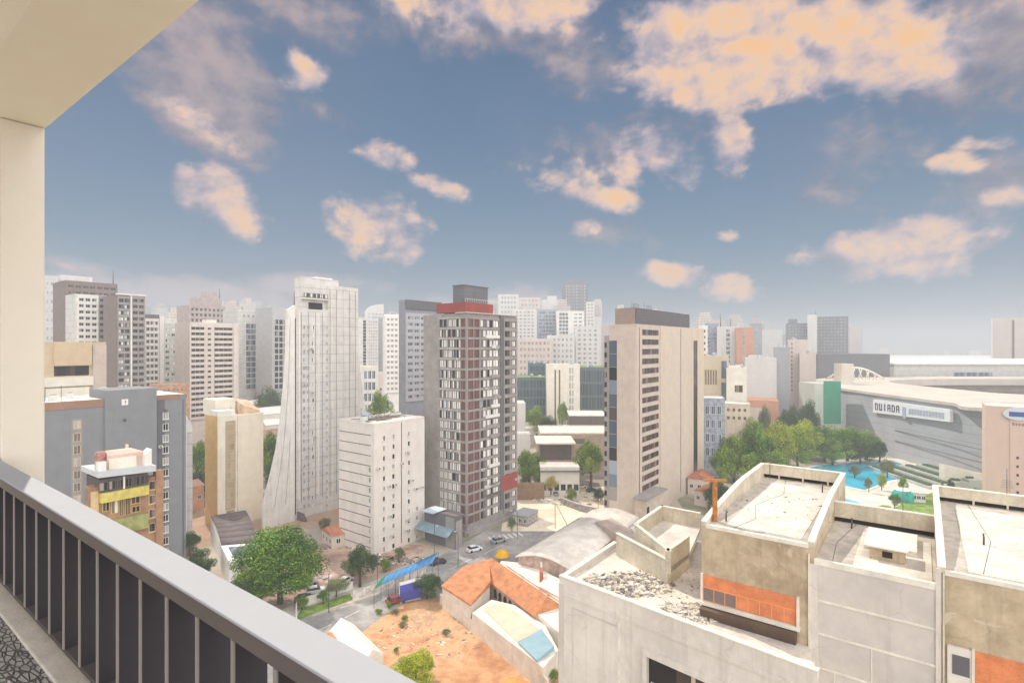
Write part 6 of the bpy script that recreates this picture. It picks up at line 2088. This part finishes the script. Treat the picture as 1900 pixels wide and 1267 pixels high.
# ------------------------------------------------------------------ the far skyline: hazy towers one behind another
LAT = [lattice_wall('lattice_white', S(216, 214, 210)), lattice_wall('lattice_pink', S(208, 192, 184), 2.6), lattice_wall('lattice_grey', S(172, 172, 176), 4.0), lattice_wall('lattice_cream', S(214, 204, 184), 3.6, 3.0)]
rs = random.Random(99)
SKY = [(262, 352, 560, 602, 7), (405, 560, 556, 596, 12), (660, 760, 580, 615, 6), (915, 1125, 552, 612, 22), (1295, 1420, 588, 625, 9), (1400, 1600, 600, 636, 12), (84, 130, 500, 540, 2)]
for (x0, x1, ya, yb, n) in SKY:
    for i in range(n):
        px = x0 + (x1 - x0) * (i + rs.random()) / n
        D = rs.uniform(620, 1250)
        yt = rs.uniform(ya, yb)
        w = rs.uniform(17, 32) * D / F
        h = ztop(yt, D)
        X = (px - 950) / F * D
        if 270 < X < 920 and 400 < D < 920:
            D = 960; X = (px - 950) / F * D; h = ztop(yt, D)
        o = thing('skyline_tower', 'pale hazy tower among the layered towers of the far skyline', 'building', (X, D, 0), math.radians(rs.uniform(-12, 25)) - math.atan2(px - 950, F), 'hazy towers of the far skyline')
        m_ = LAT[rs.randrange(4)]
        MB().box(-w / 2, w / 2, 0, w * .8, 0, h).build('wall', m_, o)
        if rs.random() < .7:
            MB().box(-w * .3, w * rs.uniform(.1, .4), w * .1, w * .6, h, h + rs.uniform(3, 8)).build('roof_block', m_, o)
        if rs.random() < .35:
            MB().tube([(0, w * .3, h), (0, w * .3, h + rs.uniform(9, 18))], .5, 5).build('antenna', HAZY2, o)

# ------------------------------------------------------------------ street life
mk = M('road_paint', S(226, 222, 214), var=.08, scale=2)
for (a, b_) in (((700, 1118), (745, 1098)), ((770, 1088), (812, 1068)), ((835, 1056), (876, 1036)), ((900, 1026), (935, 1010)), ((640, 1146), (668, 1132)), ((590, 1170), (615, 1158))):
    p, q2 = gp(*a), gp(*b_)
    d = (q2 - p).normalized(); n_ = Vector((-d.y, d.x, 0)) * .16
    kind(MB().prism([(p.x, p.y), (q2.x, q2.y), (q2.x + n_.x, q2.y + n_.y), (p.x + n_.x, p.y + n_.y)], .0065, .0105).build('road_marking', mk), 'structure')
for i in range(7):
    p = gp(905 + i * 9, 996 - i * 1.5)
    kind(MB().prism([(p.x, p.y), (p.x + .5, p.y + .1), (p.x + 1.9, p.y - 3.2), (p.x + 1.4, p.y - 3.3)], .0065, .0105).build('road_marking', mk), 'structure')
lampmast = MB().tube([(0, 0, 0), (0, 0, 7.6), (.3, 0, 8.0), (1.6, 0, 8.15)], .08, 6).mesh('mast', [STEEL])
lamphead = MB().prism([(1.5, -.14), (2.2, -.1), (2.2, .1), (1.5, .14)], 8.06, 8.2).mesh('lamp_head', [FRAME])
for (px, py, rz, wh) in ((700, 1092, -60, 'beside the white fence'), (850, 1052, 120, 'opposite the garage building'), (960, 1000, 200, 'by the podium of patchwork tower'), (610, 1136, -60, 'on the grass verge'), (1110, 975, 160, 'behind the white roofed hall'), (806, 1030, -60, 'near the end of the long blue awning')):
    p = gp(px, py)
    o = thing('street_lamp', 'thin grey street lamp ' + wh, 'street lamp', (p.x, p.y, 0), R(rz), 'street lamps along the road')
    mesh_obj('mast', lampmast, o); mesh_obj('lamp_head', lamphead, o)
car('dark car driving by the long blue awning', 812, 1046, 32, 2, group=cg)
car('silver car waiting at the crossing near the podium', 925, 1006, 35, 1, group=cg)
car('red car on road in front of the navy awning', 735, 1118, 30, 3, group=cg)
for i, (px, py, hw, D0, kd, wh) in enumerate([(560, 1130, 14, 0, 'mid', 'on the grass verge left end'), (600, 1120, 12, 0, 'bright', 'middle of the grass verge'), (690, 1052, 13, 0, 'dark', 'against white corner block base'), (740, 1040, 12, 0, 'olive', 'in rubble under the white block'),
        (716, 1060, 12, 0, 'mid', 'behind the long blue awning'), (480, 1010, 14, 0, 'dark', 'by the curved roof hall'), (602, 985, 12, 0, 'olive', 'at the foot of tall white tower'), (950, 985, 9, 0, 'olive', 'by the sandy yard edge'),
        (1060, 930, 12, 0, 'mid', 'against the grey railing fence'), (975, 905, 12, 0, 'olive', 'before the brick garden wall'), (1110, 930, 12, 0, 'dark', 'under the tall leafy tree'), (1140, 940, 9, 0, 'mid', 'beside the office tower base')]):
    p = gp(px, py)
    tree('small bush ' + wh, px, py - 26, hw, p.y, kd, .0, 'bush', cat='bush', group='small bushes of the yards')

# small things on the near flat roofs
def local_part(nm, mb, mat):
    return mb.build(nm, mat, fb)


rr = random.Random(12)
for (x, y, z_) in ((38.4, 10.6, 42.03), (50.5, 6.4, 42.03), (45.0, 3.9, 41.13), (43.0, -3.0, 42.03)):
    local_part('vent_pipe', MB().tube([(x, y, z_), (x, y, z_ + .55), (x + .12, y, z_ + .65), (x + .28, y, z_ + .55)], .05, 8), FRAMED)
for (x, y, h_) in ((53.3, 10.9, 2.2), (46.35, 1.0, 1.6), (53.4, -5.0, 2.4)):
    q = MB().tube([(x, y, 42.0), (x, y, 42.6 + h_)], .025, 6)
    for k in range(5):
        q.tube([(x - .05, y - .35 + k * .02, 42.2 + h_ * .6 + k * .13), (x - .05, y + .35 - k * .02, 42.2 + h_ * .6 + k * .13)], .01, 4)
    local_part('television_aerial', q, STEEL)
for pts in (((37.2, 9.8, 42.07), (40.0, 9.1, 42.07), (43.5, 9.9, 42.07), (48.0, 8.8, 42.07), (53.2, 9.6, 42.07)), ((37.3, 4.2, 41.15), (41.0, 4.4, 41.15), (46.2, 3.7, 41.15)), ((37.5, -2.6, 42.07), (44.0, -3.4, 42.07), (53.0, -2.8, 42.07))):
    local_part('loose_cable', MB().tube(pts, .012, 5), GREYD)
local_part('down_pipe', MB().tube([(36.62, 5.35, 41.6), (36.62, 5.35, 24)], .05, 8), CONCP)
local_part('down_pipe', MB().tube([(36.62, -.95, 42.0), (36.62, -.95, 24)], .05, 8), CONCP)
rubble('roof_grit', 44.5 * VB.x + 7.4 * UA.x, 44.5 * VB.y + 7.4 * UA.y, 4.5, 3.5, 42.07, 90, .16, [TAUPE, CAPC, BROWNG])
rubble('roof_grit', 11.0, 41.0, 4.5, 3.0, 36.04, 260, .18, [TAUPE, BROWNG, CONCP])

rw = random.Random(31)
for i in range(7):
    px, py = rw.uniform(700, 940), rw.uniform(1125, 1240)
    if px > 850 + (py - 1125) * .9:
        px -= 140
    p = gp(px, py)
    tree('small weed clump growing on the orange earth lot', px, py - rw.uniform(6, 12), rw.uniform(5, 10), p.y, 'olive' if i % 2 else 'mid', .0, 'weed_clump', cat='plant', group='weed clumps on the earth lot')
rubble('lot_stones', gp(800, 1180).x, gp(800, 1180).y, 11, 7, .03, 160, .7, [SAND, CAPC, TAUPE])
